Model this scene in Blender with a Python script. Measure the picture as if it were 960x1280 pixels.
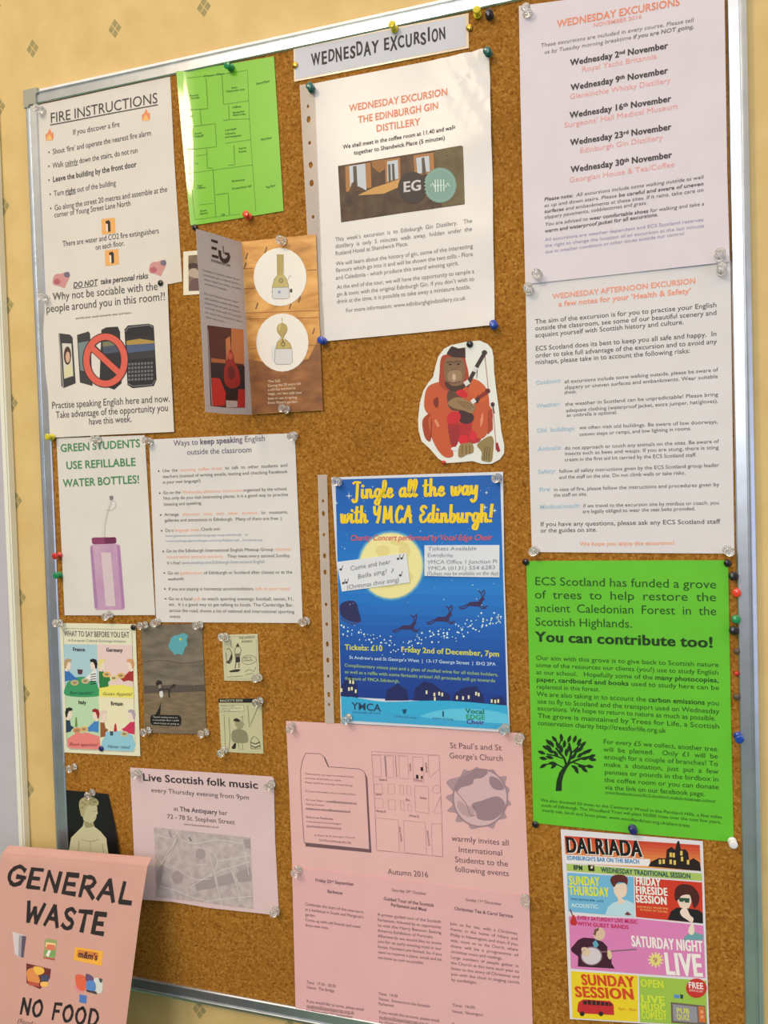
import bpy, bmesh, math, random
from mathutils import Vector, Matrix
from mathutils.geometry import tessellate_polygon

for o in list(bpy.data.objects):
    bpy.data.objects.remove(o)
SC = bpy.context.scene
COL = SC.collection
RND = random.Random(7)

# ---------------------------------------------------------------- camera, world, lights, exposure
# Board frame: X right, Y up from the board's lower left corner (m), H out of the board towards the room.
Z0 = 1.0                                   # the board's lower edge stands 1 m above the floor
BW, BH = 0.894, 1.2138                     # a 90 x 120 cm board
CAM = Vector((.8024, .6657, .9302))
ROT = Matrix(((0.94817293, 0.01935538, 0.31716471),
              (-0.02996514, 0.99914148, 0.02860774),
              (-0.31633871, -0.03662897, 0.94793889)))
FOC = 1037.12                              # focal length in pixels of the 960 x 1280 photograph

def world(p):
    return Vector((p[0], -p[2], p[1] + Z0))

cam_data = bpy.data.cameras.new('camera')
cam = bpy.data.objects.new('camera', cam_data)
COL.objects.link(cam)
A3 = Matrix(((1, 0, 0), (0, 0, -1), (0, 1, 0)))
mw = (A3 @ ROT).to_4x4()
mw.translation = world(CAM)
cam.matrix_world = mw
cam_data.sensor_fit = 'AUTO'
cam_data.sensor_width = 36
cam_data.lens = FOC * 36 / 1280
cam_data.clip_start = 0.01
SC.camera = cam

SC.view_settings.view_transform = 'Standard'
SC.view_settings.look = 'None'
SC.view_settings.gamma = 1
SC.view_settings.use_curve_mapping = False
SC.view_settings.exposure = -0.13

wd = bpy.data.worlds.new('room_light')
SC.world = wd
wd.use_nodes = True
nt = wd.node_tree
bg = nt.nodes['Background']
tc = nt.nodes.new('ShaderNodeTexCoord')
sx = nt.nodes.new('ShaderNodeSeparateXYZ')
mr = nt.nodes.new('ShaderNodeMapRange')
mr.inputs[1].default_value = -1
mr.inputs[2].default_value = 1
rp = nt.nodes.new('ShaderNodeValToRGB')
cr = rp.color_ramp
stops = [(0, (.15, .17, .14)), (.42, (.165, .15, .175)), (.5, (.26, .23, .19)), (.60, (.41, .36, .29)), (.72, (.80, .64, .47)), (1, (2.35, 2.0, 1.62))]
while len(cr.elements) < len(stops):
    cr.elements.new(.5)
for el, (pos, c) in zip(cr.elements, stops):
    el.position = pos
    el.color = c + (1,)
nt.links.new(tc.outputs['Generated'], sx.inputs[0])
nt.links.new(sx.outputs['Z'], mr.inputs[0])
nt.links.new(mr.outputs[0], rp.inputs[0])
nt.links.new(rp.outputs[0], bg.inputs[0])
bg.inputs[1].default_value = 1.05

def area_light(name, loc, target, size, size_y, power, color, shape='RECTANGLE'):
    d = bpy.data.lights.new(name, 'AREA')
    d.shape = shape
    d.size = size
    if shape in ('RECTANGLE', 'ELLIPSE'):
        d.size_y = size_y
    d.energy = power
    d.color = color
    o = bpy.data.objects.new(name, d)
    COL.objects.link(o)
    o.location = loc
    o.rotation_euler = (Vector(target) - Vector(loc)).to_track_quat('-Z', 'Y').to_euler()
    return o

area_light('ceiling_lamp', (-.25, -2.3, 3.1), (.45, 0, 1.5), .46, .46, 22, (1, .78, .52), 'DISK')
area_light('rear_window_daylight', (.42, -3.2, 2.55), (.45, 0, 1.5), .6, 1.5, 26, (.93, .94, 1.0))
area_light('side_window_daylight', (2.75, -2.0, 1.45), (.9, 0, 1.4), .9, 1.5, 11, (.62, .68, 1.0))

# ---------------------------------------------------------------- materials
def srgb(c):
    c /= 255.0
    return c / 12.92 if c <= .04045 else ((c + .055) / 1.055) ** 2.4

WHITE = (srgb(229), srgb(217), srgb(205))   # how white paper reads under this room's light

def alb(rgb):                               # photographed colour -> the surface's own colour
    return tuple(min(.92, max(.004, srgb(c) / w * .80)) for c, w in zip(rgb, WHITE)) + (1,)

MATS = {}

def mat(rgb, rough=.6, metal=0.0, coat=0.0, trans=0.0, alpha=1.0, spec=.4, raw=False):
    key = (rgb, rough, metal, coat, trans, alpha, spec, raw)
    if key in MATS:
        return MATS[key]
    m = bpy.data.materials.new('paint_%d_%d_%d' % rgb)
    m.use_nodes = True
    b = m.node_tree.nodes['Principled BSDF']
    c = tuple(srgb(x) for x in rgb) + (1,) if raw else alb(rgb)
    b.inputs['Base Color'].default_value = c
    b.inputs['Roughness'].default_value = rough
    b.inputs['Metallic'].default_value = metal
    b.inputs['Coat Weight'].default_value = coat
    b.inputs['Coat Roughness'].default_value = .12
    b.inputs['Transmission Weight'].default_value = trans
    b.inputs['Alpha'].default_value = alpha
    b.inputs['Specular IOR Level'].default_value = spec
    MATS[key] = m
    return m

def noise_mat(name, stops, scale=60, detail=6, stretch=(1, 1, 1), rough=.55, coat=0.0, bump=0.0, distort=0.0, kind='NOISE'):
    m = bpy.data.materials.new(name)
    m.use_nodes = True
    t = m.node_tree
    b = t.nodes['Principled BSDF']
    b.inputs['Roughness'].default_value = rough
    b.inputs['Coat Weight'].default_value = coat
    b.inputs['Coat Roughness'].default_value = .15
    tc = t.nodes.new('ShaderNodeTexCoord')
    mp = t.nodes.new('ShaderNodeMapping')
    mp.inputs['Scale'].default_value = stretch
    t.links.new(tc.outputs['Object'], mp.inputs[0])
    if kind == 'NOISE':
        n = t.nodes.new('ShaderNodeTexNoise')
        n.inputs['Detail'].default_value = detail
        n.inputs['Distortion'].default_value = distort
    else:
        n = t.nodes.new('ShaderNodeTexVoronoi')
    n.inputs['Scale'].default_value = scale
    t.links.new(mp.outputs[0], n.inputs['Vector'])
    r = t.nodes.new('ShaderNodeValToRGB')
    while len(r.color_ramp.elements) < len(stops):
        r.color_ramp.elements.new(.5)
    for el, (p, c) in zip(r.color_ramp.elements, stops):
        el.position = p
        el.color = alb(c)
    t.links.new(n.outputs[0], r.inputs[0])
    t.links.new(r.outputs[0], b.inputs['Base Color'])
    if bump:
        bp = t.nodes.new('ShaderNodeBump')
        bp.inputs['Strength'].default_value = bump
        bp.inputs['Distance'].default_value = .001
        t.links.new(n.outputs[0], bp.inputs['Height'])
        t.links.new(bp.outputs[0], b.inputs['Normal'])
    return m

def paper_mat(rgb, coat=0.0, rough=.62):    # very slight mottling, as on photocopier paper
    key = ('paper', rgb, coat, rough)
    if key not in MATS:
        lo = tuple(max(0, int(c * .975)) for c in rgb)
        MATS[key] = noise_mat('paper_%d_%d_%d' % rgb, [(.3, lo), (.7, rgb)], 22, 4, rough=rough, coat=coat)
    return MATS[key]

def cork_material():
    m = bpy.data.materials.new('cork')
    m.use_nodes = True
    t = m.node_tree
    b = t.nodes['Principled BSDF']
    b.inputs['Roughness'].default_value = .85
    b.inputs['Specular IOR Level'].default_value = .2
    tc = t.nodes.new('ShaderNodeTexCoord')
    v = t.nodes.new('ShaderNodeTexVoronoi')
    v.inputs['Scale'].default_value = 420
    n = t.nodes.new('ShaderNodeTexNoise')
    n.inputs['Scale'].default_value = 300
    n.inputs['Detail'].default_value = 5
    n2 = t.nodes.new('ShaderNodeTexNoise')
    n2.inputs['Scale'].default_value = 9
    n2.inputs['Detail'].default_value = 3
    for x in (v, n, n2):
        t.links.new(tc.outputs['Object'], x.inputs['Vector'])
    sep = t.nodes.new('ShaderNodeSeparateColor')
    t.links.new(v.outputs['Color'], sep.inputs[0])
    r1 = t.nodes.new('ShaderNodeValToRGB')
    cols = [(0, (134, 80, 20)), (.18, (154, 98, 29)), (.7, (168, 110, 38)), (1, (184, 128, 56))]
    while len(r1.color_ramp.elements) < len(cols):
        r1.color_ramp.elements.new(.5)
    for el, (p, c) in zip(r1.color_ramp.elements, cols):
        el.position = p
        el.color = alb(c)
    t.links.new(sep.outputs[0], r1.inputs[0])
    r2 = t.nodes.new('ShaderNodeValToRGB')
    r2.color_ramp.elements[0].position = .28
    r2.color_ramp.elements[0].color = (.58, .53, .48, 1)
    r2.color_ramp.elements[1].position = .46
    r2.color_ramp.elements[1].color = (1, 1, 1, 1)
    t.links.new(n.outputs[0], r2.inputs[0])
    r3 = t.nodes.new('ShaderNodeValToRGB')
    r3.color_ramp.elements[0].position = .3
    r3.color_ramp.elements[0].color = (.88, .86, .84, 1)
    r3.color_ramp.elements[1].position = .7
    r3.color_ramp.elements[1].color = (1.06, 1.06, 1.06, 1)
    t.links.new(n2.outputs[0], r3.inputs[0])
    def mul(a, bb):
        x = t.nodes.new('ShaderNodeMix')
        x.data_type = 'RGBA'
        x.blend_type = 'MULTIPLY'
        x.inputs[0].default_value = 1
        t.links.new(a, x.inputs[6])
        t.links.new(bb, x.inputs[7])
        return x.outputs[2]
    t.links.new(mul(mul(r1.outputs[0], r2.outputs[0]), r3.outputs[0]), b.inputs['Base Color'])
    bp = t.nodes.new('ShaderNodeBump')
    bp.inputs['Strength'].default_value = .5
    bp.inputs['Distance'].default_value = .0008
    t.links.new(n.outputs[0], bp.inputs['Height'])
    t.links.new(bp.outputs[0], b.inputs['Normal'])
    return m

def wallpaper_material():
    m = bpy.data.materials.new('wallpaper')
    m.use_nodes = True
    t = m.node_tree
    b = t.nodes['Principled BSDF']
    b.inputs['Roughness'].default_value = .75
    tc = t.nodes.new('ShaderNodeTexCoord')
    sp = t.nodes.new('ShaderNodeSeparateXYZ')
    t.links.new(tc.outputs['Object'], sp.inputs[0])
    def M(op, a, bb=None):
        n = t.nodes.new('ShaderNodeMath')
        n.operation = op
        for i, v in enumerate((a, bb)):
            if v is None:
                continue
            if isinstance(v, (int, float)):
                n.inputs[i].default_value = v
            else:
                t.links.new(v, n.inputs[i])
        return n.outputs[0]
    masks = []
    for off, offu in ((0, 0), (.5, .453)):
        u = M('SUBTRACT', M('FRACT', M('ADD', M('DIVIDE', M('SUBTRACT', sp.outputs['X'], .003), .1325), 10.5 + offu)), .5)
        v = M('SUBTRACT', M('FRACT', M('ADD', M('DIVIDE', M('SUBTRACT', sp.outputs['Z'], Z0 + 1.278), .1365), 30.5 + off)), .5)
        fx = M('MULTIPLY', u, .1325 / .0102)
        fz = M('MULTIPLY', v, .1365 / .0125)
        p = M('ABSOLUTE', M('ADD', fx, fz))
        q = M('ABSOLUTE', M('SUBTRACT', fx, fz))
        inside = M('MULTIPLY', M('LESS_THAN', p, 1), M('LESS_THAN', q, 1))
        gap = M('MULTIPLY', M('GREATER_THAN', p, .07), M('GREATER_THAN', q, .07))
        masks.append(M('MULTIPLY', inside, gap))
    mask = M('MAXIMUM', masks[0], masks[1])
    fine = t.nodes.new('ShaderNodeTexNoise')
    fine.inputs['Scale'].default_value = 520
    t.links.new(tc.outputs['Object'], fine.inputs['Vector'])
    mask = M('MULTIPLY', mask, M('ADD', .45, M('MULTIPLY', fine.outputs[0], .8)))
    n = t.nodes.new('ShaderNodeTexNoise')
    n.inputs['Scale'].default_value = 25
    n.inputs['Detail'].default_value = 8
    t.links.new(tc.outputs['Object'], n.inputs['Vector'])
    r = t.nodes.new('ShaderNodeValToRGB')
    r.color_ramp.elements[0].position = .3
    r.color_ramp.elements[0].color = alb((216, 178, 112))
    r.color_ramp.elements[1].position = .7
    r.color_ramp.elements[1].color = alb((226, 190, 124))
    t.links.new(n.outputs[0], r.inputs[0])
    x = t.nodes.new('ShaderNodeMix')
    x.data_type = 'RGBA'
    t.links.new(mask, x.inputs[0])
    t.links.new(r.outputs[0], x.inputs[6])
    x.inputs[7].default_value = alb((150, 134, 84))
    t.links.new(x.outputs[2], b.inputs['Base Color'])
    return m

# ---------------------------------------------------------------- generic builders
def link(name, me, parent=None, mats=()):
    o = bpy.data.objects.new(name, me)
    COL.objects.link(o)
    for m in mats:
        me.materials.append(m)
    if parent is not None:
        o.parent = parent
    return o

def box_bm(bm, lo, hi, bevel=0.0):          # world axes
    r = bmesh.ops.create_cube(bm, size=1)
    c = [(a + b) / 2 for a, b in zip(lo, hi)]
    s = [b - a for a, b in zip(lo, hi)]
    for v in r['verts']:
        v.co = Vector([v.co[i] * s[i] + c[i] for i in range(3)])
    if bevel:
        es = list({e for v in r['verts'] for e in v.link_edges})
        bmesh.ops.bevel(bm, geom=es, offset=bevel, segments=2, affect='EDGES')

def mesh_from(bm, name):
    me = bpy.data.meshes.new(name)
    bm.to_mesh(me)
    bm.free()
    return me

def tag(o, label, cat, group=None, kind=None):
    o['label'] = label
    o['category'] = cat
    if group:
        o['group'] = group
    if kind:
        o['kind'] = kind

def empty(name, loc):
    o = bpy.data.objects.new(name, None)
    o.empty_display_size = .02
    COL.objects.link(o)
    o.location = loc
    return o

# ---------------------------------------------------------------- the setting
def struct(name, lo, hi, m, label, cat, bevel=0):
    bm = bmesh.new()
    box_bm(bm, lo, hi, bevel)
    o = link(name, mesh_from(bm, name), None, [m])
    tag(o, label, cat, kind='structure')
    return o

struct('wall_back', (-1.2, .012, 0), (2.2, .11, 3.0), wallpaper_material(), 'yellow wallpaper with small olive diamonds behind the board', 'wall')
struct('floor', (-3.2, -2.75, -.05), (4.2, .11, 0), noise_mat('carpet', [(.3, (70, 104, 70)), (.7, (86, 122, 84))], 200, rough=.9), 'dull green carpet floor below the noticeboard', 'floor')
struct('trim_1', (-.0665, -.002, 0), (-.0565, .012, 2.6), mat((236, 226, 204), .45), 'narrow cream white bead at the edge of the wallpaper', 'trim', .002)
struct('door_1', (-.60, .0, 0), (-.0665, .012, 2.6), noise_mat('lilac_gloss_paint', [(.3, (188, 178, 180)), (.7, (197, 188, 190))], 14, rough=.45), 'pale lilac grey painted panel at the left edge', 'door')

# the noticeboard
def make_board():
    root = empty('notice_board', world((BW / 2, 0, 0)))
    L = root.location
    tag(root, 'large cork noticeboard in a silver aluminium frame on the wall', 'noticeboard')
    bm = bmesh.new()
    box_bm(bm, (.004 - L.x, 0 - L.y, Z0 + .004 - L.z), (BW - .004 - L.x, .011, Z0 + BH - .004 - L.z))
    link('cork_panel', mesh_from(bm, 'cork_panel'), root, [cork_material()])
    alu = noise_mat('brushed_aluminium', [(.3, (196, 194, 192)), (.7, (210, 208, 206))], 40, rough=.33)
    alu.node_tree.nodes['Principled BSDF'].inputs['Metallic'].default_value = .92
    prof = [(0, -.0118), (0, .0022), (.0007, .0034), (.0042, .0049), (.0050, .0050), (.0056, .0046), (.0061, .0030), (.0072, .0030),
            (.0078, .0036), (.0175, .0030), (.0187, .0016), (.019, .0001)]
    cs = [(0, 0), (BW, 0), (BW, BH), (0, BH)]
    inn = [(1, 1), (-1, 1), (-1, -1), (1, -1)]
    for k in range(4):
        a, b = k, (k + 1) % 4
        bm = bmesh.new()
        rows = []
        for c in (a, b):
            rows.append([bm.verts.new(world((cs[c][0] + inn[c][0] * w, cs[c][1] + inn[c][1] * w, h)) - L) for w, h in prof])
        for i in range(len(prof) - 1):
            bm.faces.new((rows[0][i], rows[1][i], rows[1][i + 1], rows[0][i + 1]))
        bmesh.ops.recalc_face_normals(bm, faces=bm.faces)
        link('frame_rail', mesh_from(bm, 'frame_rail'), root, [alu])
    cap = mat((168, 160, 140), .4)
    for k in range(4):
        bm = bmesh.new()
        x, y = cs[k]
        ix, iy = inn[k]
        s, t_ = .0195, .0225
        pts = [(-.0008, -.0008), (t_, -.0008), (t_, .006), (s, .008), (s, s), (.008, s), (.006, t_), (-.0008, t_)]
        lo = [bm.verts.new(world((x + ix * p, y + iy * q, -.0115)) - L) for p, q in pts]
        hi = [bm.verts.new(world((x + ix * p, y + iy * q, .0056)) - L) for p, q in pts]
        bm.faces.new(hi)
        for i in range(len(pts)):
            j = (i + 1) % len(pts)
            bm.faces.new((lo[i], lo[j], hi[j], hi[i]))
        bmesh.ops.recalc_face_normals(bm, faces=bm.faces)
        c = link('corner_cap', mesh_from(bm, 'corner_cap'), root, [cap])
    return root

make_board()

# ---------------------------------------------------------------- glyphs of the built-in font
GLY = {}

def _raw(s, bold):
    cu = bpy.data.curves.new('glyph', 'FONT')
    cu.body = s
    cu.resolution_u = 3
    cu.offset = (.005 if 'g' in s else .018) if bold else 0.0
    o = bpy.data.objects.new('glyph', cu)
    COL.objects.link(o)
    bpy.context.view_layer.update()
    dg = bpy.context.evaluated_depsgraph_get()
    me = o.evaluated_get(dg).to_mesh()
    vs = [(v.co.x, v.co.y) for v in me.vertices]
    fs = [tuple(p.vertices) for p in me.polygons]
    o.evaluated_get(dg).to_mesh_clear()
    bpy.data.objects.remove(o)
    bpy.data.curves.remove(cu)
    return vs, fs

_h = _raw('H', False)[0]
CAPH = max(v[1] for v in _h)
_hh = max(v[0] for v in _raw('HH', False)[0])

def glyph(ch, bold):
    k = (ch, bold)
    if k not in GLY:
        vs, fs = _raw(ch, bold)
        adv = max(v[0] for v in _raw('H' + ch + 'H', False)[0]) - _hh
        GLY[k] = ([(x / CAPH, y / CAPH) for x, y in vs], fs, adv / CAPH)
    return GLY[k]

def smooth(pts, n=5, closed=False):
    if len(pts) < 3:
        return pts
    out = []
    m = len(pts)
    for i in range(m if closed else m - 1):
        p0 = pts[(i - 1) % m] if closed or i > 0 else pts[0]
        p1 = pts[i]
        p2 = pts[(i + 1) % m]
        p3 = pts[(i + 2) % m] if closed or i + 2 < m else pts[-1]
        for k in range(n):
            t = k / n
            out.append(tuple(.5 * (2 * p1[j] + (p2[j] - p0[j]) * t + (2 * p0[j] - 5 * p1[j] + 4 * p2[j] - p3[j]) * t * t +
                                   (3 * p1[j] - p0[j] - 3 * p2[j] + p3[j]) * t ** 3) for j in (0, 1)))
    if not closed:
        out.append(pts[-1])
    return out

# ---------------------------------------------------------------- sheets of paper and what is printed on them
class Crop:                                  # pixel coordinates read in an enlarged view of the photograph
    def __init__(s, x, y, k):
        s.x, s.y, s.k = x, y, k
    def __call__(s, p):
        return (s.x + p[0] / s.k, s.y + p[1] / s.k)

PX = Crop(0, 0, 1)

def ray(p):
    return ROT @ Vector(((p[0] - 480) / FOC, -(p[1] - 640) / FOC, -1))

def hit(p, h=0.0):                           # where the sight line of a pixel meets the plane h in front of the cork
    d = ray(p)
    return CAM + d * ((h - CAM.z) / d.z)

class Surf:
    def __init__(s, o, ex, ey):
        s.o, s.ex = Vector(o), Vector(ex).normalized()
        s.n = s.ex.cross(Vector(ey)).normalized()
        s.ey = s.n.cross(s.ex)
    def uv(s, p):
        d = ray(p)
        q = CAM + d * ((s.o - CAM).dot(s.n) / d.dot(s.n)) - s.o
        return (q.dot(s.ex), q.dot(s.ey))
    def at(s, a, b, h):
        return s.o + s.ex * a + s.ey * b + s.n * h

BOARD = Surf((0, 0, 0), (1, 0, 0), (0, 1, 0))
GRID = .009

def cut(loops):
    """triangles of a polygon (outer loop, then holes), cut on a common grid so that print follows the sheet's bends"""
    tri = tessellate_polygon([[Vector((x, y, 0)) for x, y in lp] for lp in loops])
    flat = [p for lp in loops for p in lp]
    xs = [p[0] for p in flat]
    ys = [p[1] for p in flat]
    bm = bmesh.new()
    vs = [bm.verts.new((x, y, 0)) for x, y in flat]
    for t in tri:
        if len(set(t)) == 3:
            try:
                bm.faces.new([vs[i] for i in t])
            except ValueError:
                pass
    for ax, vals in ((0, xs), (1, ys)):
        k = math.floor(min(vals) / GRID) + 1
        while k * GRID < max(vals):
            co, no = [0, 0, 0], [0, 0, 0]
            co[ax], no[ax] = k * GRID, 1
            bmesh.ops.bisect_plane(bm, geom=bm.verts[:] + bm.edges[:] + bm.faces[:], plane_co=co, plane_no=no, dist=1e-7)
            k += 1
    bm.verts.index_update()
    out = ([(v.co.x, v.co.y) for v in bm.verts], [tuple(v.index for v in f.verts) for f in bm.faces])
    bm.free()
    return out

PAPERS = []

class Paper:
    def __init__(s, name, label, cat, outline, rgb, group=None, base=1.0, wave=.5, coat=0.0, surf=BOARD, bend=None, rough=.62, material=None, local=False, thick=.00025, lam=.17):
        s.name, s.label, s.cat, s.group = name, label, cat, group
        s.surf, s.base, s.wave, s.bend, s.thick = surf, base * .001, wave * .001, bend, thick
        s.ph = [RND.uniform(0, 6.28) for _ in range(4)]
        s.lam = lam
        s.parts = {}
        s.order = []
        pts = outline if local else [surf.uv(p) for p in outline]
        s.out = pts
        s.cx = sum(p[0] for p in pts) / len(pts)
        s.cy = sum(p[1] for p in pts) / len(pts)
        s.lo = (min(p[0] for p in pts), min(p[1] for p in pts))
        s.hi = (max(p[0] for p in pts), max(p[1] for p in pts))
        s.add('sheet', material or paper_mat(rgb, coat, rough), *cut([pts]), 0)
        PAPERS.append(s)
    def disp(s, a, b):
        k = 6.283 / s.lam
        w = (math.sin(a * k + s.ph[0]) + math.sin(b * k * .8 + s.ph[1]) + math.sin((a + b) * k * .6 + s.ph[2])) / 3
        h = s.base + s.wave * (1 + w)
        if s.bend:
            h += s.bend(a, b)
        return h
    def add(s, part, m, vs, fs, layer):
        if part not in s.parts:
            s.parts[part] = []
            s.order.append(part)
        s.parts[part].append((m, vs, fs, layer))
    # --- shapes
    def poly(s, part, rgb, pts, c=PX, layer=1, sm=False, **k):
        if sm:
            pts = smooth(pts, 5, True)
        m = rgb if not isinstance(rgb, tuple) else mat(rgb, k.pop('rough', .55), **k)
        s.add(part, m, *cut([[s.surf.uv(c(p)) for p in pts]]), layer)
    def ell(s, part, rgb, cen, rx, ry, c=PX, layer=1, rot=0, n=28, a0=0, a1=360, **k):
        r = math.radians(rot)
        pts = []
        full = a1 - a0 >= 360
        for i in range(n if full else n + 1):
            t = math.radians(a0 + (a1 - a0) * i / n)
            x, y = rx * math.cos(t), ry * math.sin(t)
            pts.append((cen[0] + x * math.cos(r) - y * math.sin(r), cen[1] + x * math.sin(r) + y * math.cos(r)))
        s.poly(part, rgb, pts, c, layer, **k)
    def ring(s, part, rgb, cen, rx, ry, w, c=PX, layer=1, n=40):
        o = [s.surf.uv(c((cen[0] + rx * math.cos(i / n * 6.2832), cen[1] + ry * math.sin(i / n * 6.2832)))) for i in range(n)]
        q = [s.surf.uv(c((cen[0] + (rx - w) * math.cos(i / n * 6.2832), cen[1] + (ry - w) * math.sin(i / n * 6.2832)))) for i in range(n)]
        vs = o + q
        fs = [(i, (i + 1) % n, n + (i + 1) % n, n + i) for i in range(n)]
        s.add(part, mat(rgb, .55), vs, fs, layer)
    def line(s, part, rgb, pts, w, c=PX, layer=2, sm=False, closed=False, taper=None):
        """a drawn line, w mm wide"""
        if sm:
            pts = smooth(pts, 5, closed)
        p = [Vector(s.surf.uv(c(q))) for q in pts]
        if closed:
            p.append(p[0].copy())
        dense = [p[0]]
        for q0, q1 in zip(p, p[1:]):
            ns = max(1, int((q1 - q0).length / .006))
            dense += [q0.lerp(q1, k / ns) for k in range(1, ns + 1)]
        p = dense
        vs, fs = [], []
        for i in range(len(p)):
            d = (p[min(i + 1, len(p) - 1)] - p[max(i - 1, 0)])
            if d.length < 1e-9:
                d = Vector((1, 0))
            d.normalize()
            nn = Vector((-d.y, d.x))
            ww = w * .0005
            if taper:
                ww *= taper(i / (len(p) - 1))
            vs += [tuple(p[i] + nn * ww), tuple(p[i] - nn * ww)]
            if i:
                fs.append((2 * i - 2, 2 * i - 1, 2 * i + 1, 2 * i))
        s.add(part, mat(rgb, .55), vs, fs, layer)
    # --- writing: t() fills one baseline from p0 to p1; '~' tags switch style inside the line
    def t(s, part, text, p0, p1, cap, c=PX, rgb=(62, 56, 56), b=0, sh=0.0, cols=(), layer=3, jig=0.0, wob=0.0):
        bold, col, sup, und = b, rgb, 0, 0
        x = 0.0
        items, unders, i = [], [], 0
        while i < len(text):
            ch = text[i]
            if ch == '~':
                i += 1
                k = text[i]
                if k == 'b':
                    bold = 0 if bold else 1
                elif k == 'u':
                    if und:
                        unders.append((us, x, col))
                    else:
                        us = x
                    und = 1 - und
                elif k == '^':
                    sup = 1 - sup
                elif k == '0':
                    col = rgb
                else:
                    col = cols[int(k) - 1]
            elif ch == ' ':
                x += .38
            else:
                g = glyph(ch, bool(bold))
                sc = .62 if sup else 1
                items.append((g, x, sc, .42 if sup else 0, col, bold))
                x += g[2] * sc + (.08 if bold >= 3 else .05 if bold >= 2 else .02 if bold else 0)
            i += 1
        if und:
            unders.append((us, x, col))
        O = Vector(s.surf.uv(c(p0)))
        E = Vector(s.surf.uv(c(p1))) - O
        ex = E / max(x, .01)
        U = (Vector(s.surf.uv(c((p0[0], p0[1] - cap)))) - O).length
        ey = Vector((-E.y, E.x)).normalized() * U
        by = {}
        for g, gx, sc, dy, cl, bo in items:
            a = RND.uniform(-jig, jig)
            dyy = dy + RND.uniform(-wob, wob)
            ca, sa = math.cos(a), math.sin(a)
            for ks, sft in enumerate((-.05, 0, .05) if bo >= 3 else (-.03, .03) if bo >= 2 else (0,)):
                vv, ff = by.setdefault((cl, ks), ([], []))
                n0 = len(vv)
                for (vx, vy) in g[0]:
                    rx, ry = vx * ca - vy * sa, vx * sa + vy * ca
                    q = O + ex * (gx + rx * sc + ry * sh + sft) + ey * (ry * sc + dyy)
                    vv.append((q.x, q.y))
                ff += [tuple(n0 + k for k in f) for f in g[1]]
        for a, bb, cl in unders:
            vv, ff = by.setdefault((cl, 0), ([], []))
            n0 = len(vv)
            ns = max(1, int((bb - a) * ex.length / .005))
            for k in range(ns + 1):
                for uy in (-.14, -.24):
                    q = O + ex * (a + (bb - a) * k / ns) + ey * uy
                    vv.append((q.x, q.y))
                if k:
                    ff.append((n0 + 2 * k - 2, n0 + 2 * k - 1, n0 + 2 * k + 1, n0 + 2 * k))
        for (cl, ks), (vv, ff) in by.items():
            s.add(part, mat(cl, .6), vv, ff, layer + .25 * ks)
    def tt(s, part, rows, cap, c=PX, **k):     # several baselines
        for text, p0, p1 in rows:
            s.t(part, text, p0, p1, cap, c, **k)
    def block(s, part, lines, f0, f1, l0, l1, cap, c=PX, **k):
        """lines between a first baseline f0-f1 and a last baseline l0-l1; a line ending in '|xx' stops at xx per cent"""
        n = len(lines)
        for i, tx in enumerate(lines):
            t = i / max(1, n - 1)
            a = [f0[j] + (l0[j] - f0[j]) * t for j in (0, 1)]
            b = [f1[j] + (l1[j] - f1[j]) * t for j in (0, 1)]
            if '|' in tx:
                tx, pc = tx.split('|')
                b = [a[j] + (b[j] - a[j]) * int(pc) / 100 for j in (0, 1)]
            s.t(part, tx, a, b, cap, c, **k)
    def build(s, root=None):
        if root is None:
            root = empty(s.name, world(s.surf.at(s.cx, s.cy, s.disp(s.cx, s.cy))))
            tag(root, s.label, s.cat, s.group)
        L = root.location
        for part in s.order:
            name = part.split('#')[0]
            if part in ('sheet', 'flap_panel'):
                s.make_sheet(part, root, L)
                continue
            for group in s.groups(part):
                mats, vs, fs, mi = [], [], [], []
                for m, v2, f2, layer in group:
                    if m not in mats:
                        mats.append(m)
                    k = mats.index(m)
                    n0 = len(vs)
                    lift = layer * .00007 + (.00008 if layer else 0)
                    for a, b in v2:
                        vs.append(world(s.surf.at(a, b, s.disp(a, b) + lift)) - L)
                    for f in f2:
                        ar = sum(v2[f[i]][0] * v2[f[(i + 1) % len(f)]][1] - v2[f[(i + 1) % len(f)]][0] * v2[f[i]][1] for i in range(len(f)))
                        fs.append(tuple(n0 + i for i in (f if ar > 0 else reversed(f))))
                        mi.append(k)
                me = bpy.data.meshes.new(name)
                me.from_pydata(vs, [], fs)
                me.polygons.foreach_set('material_index', mi)
                o = link(name, me, root, mats)
                if name == 'stars':
                    o['kind'] = 'stuff'
        return root
    def groups(s, part):
        """prints of one part that stand well apart on the sheet become parts of their own"""
        items = s.parts[part]
        if part == 'stars':
            return [items]
        bb = []
        for m, v2, f2, layer in items:
            xs = [v[0] for v in v2]
            ys = [v[1] for v in v2]
            bb.append((min(xs), min(ys), max(xs), max(ys)))
        n = len(items)
        par = list(range(n))
        def find(i):
            while par[i] != i:
                par[i] = par[par[i]]
                i = par[i]
            return i
        for i in range(n):
            for j in range(i):
                p, q = bb[i], bb[j]
                dx = max(0, max(p[0], q[0]) - min(p[2], q[2]))
                dy = max(0, max(p[1], q[1]) - min(p[3], q[3]))
                th = max(.0022, .55 * max(min(p[2] - p[0], p[3] - p[1]), min(q[2] - q[0], q[3] - q[1])))
                if max(dx, dy) < th:
                    par[find(i)] = find(j)
        out = {}
        for i in range(n):
            out.setdefault(find(i), []).append(items[i])
        return list(out.values())
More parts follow.
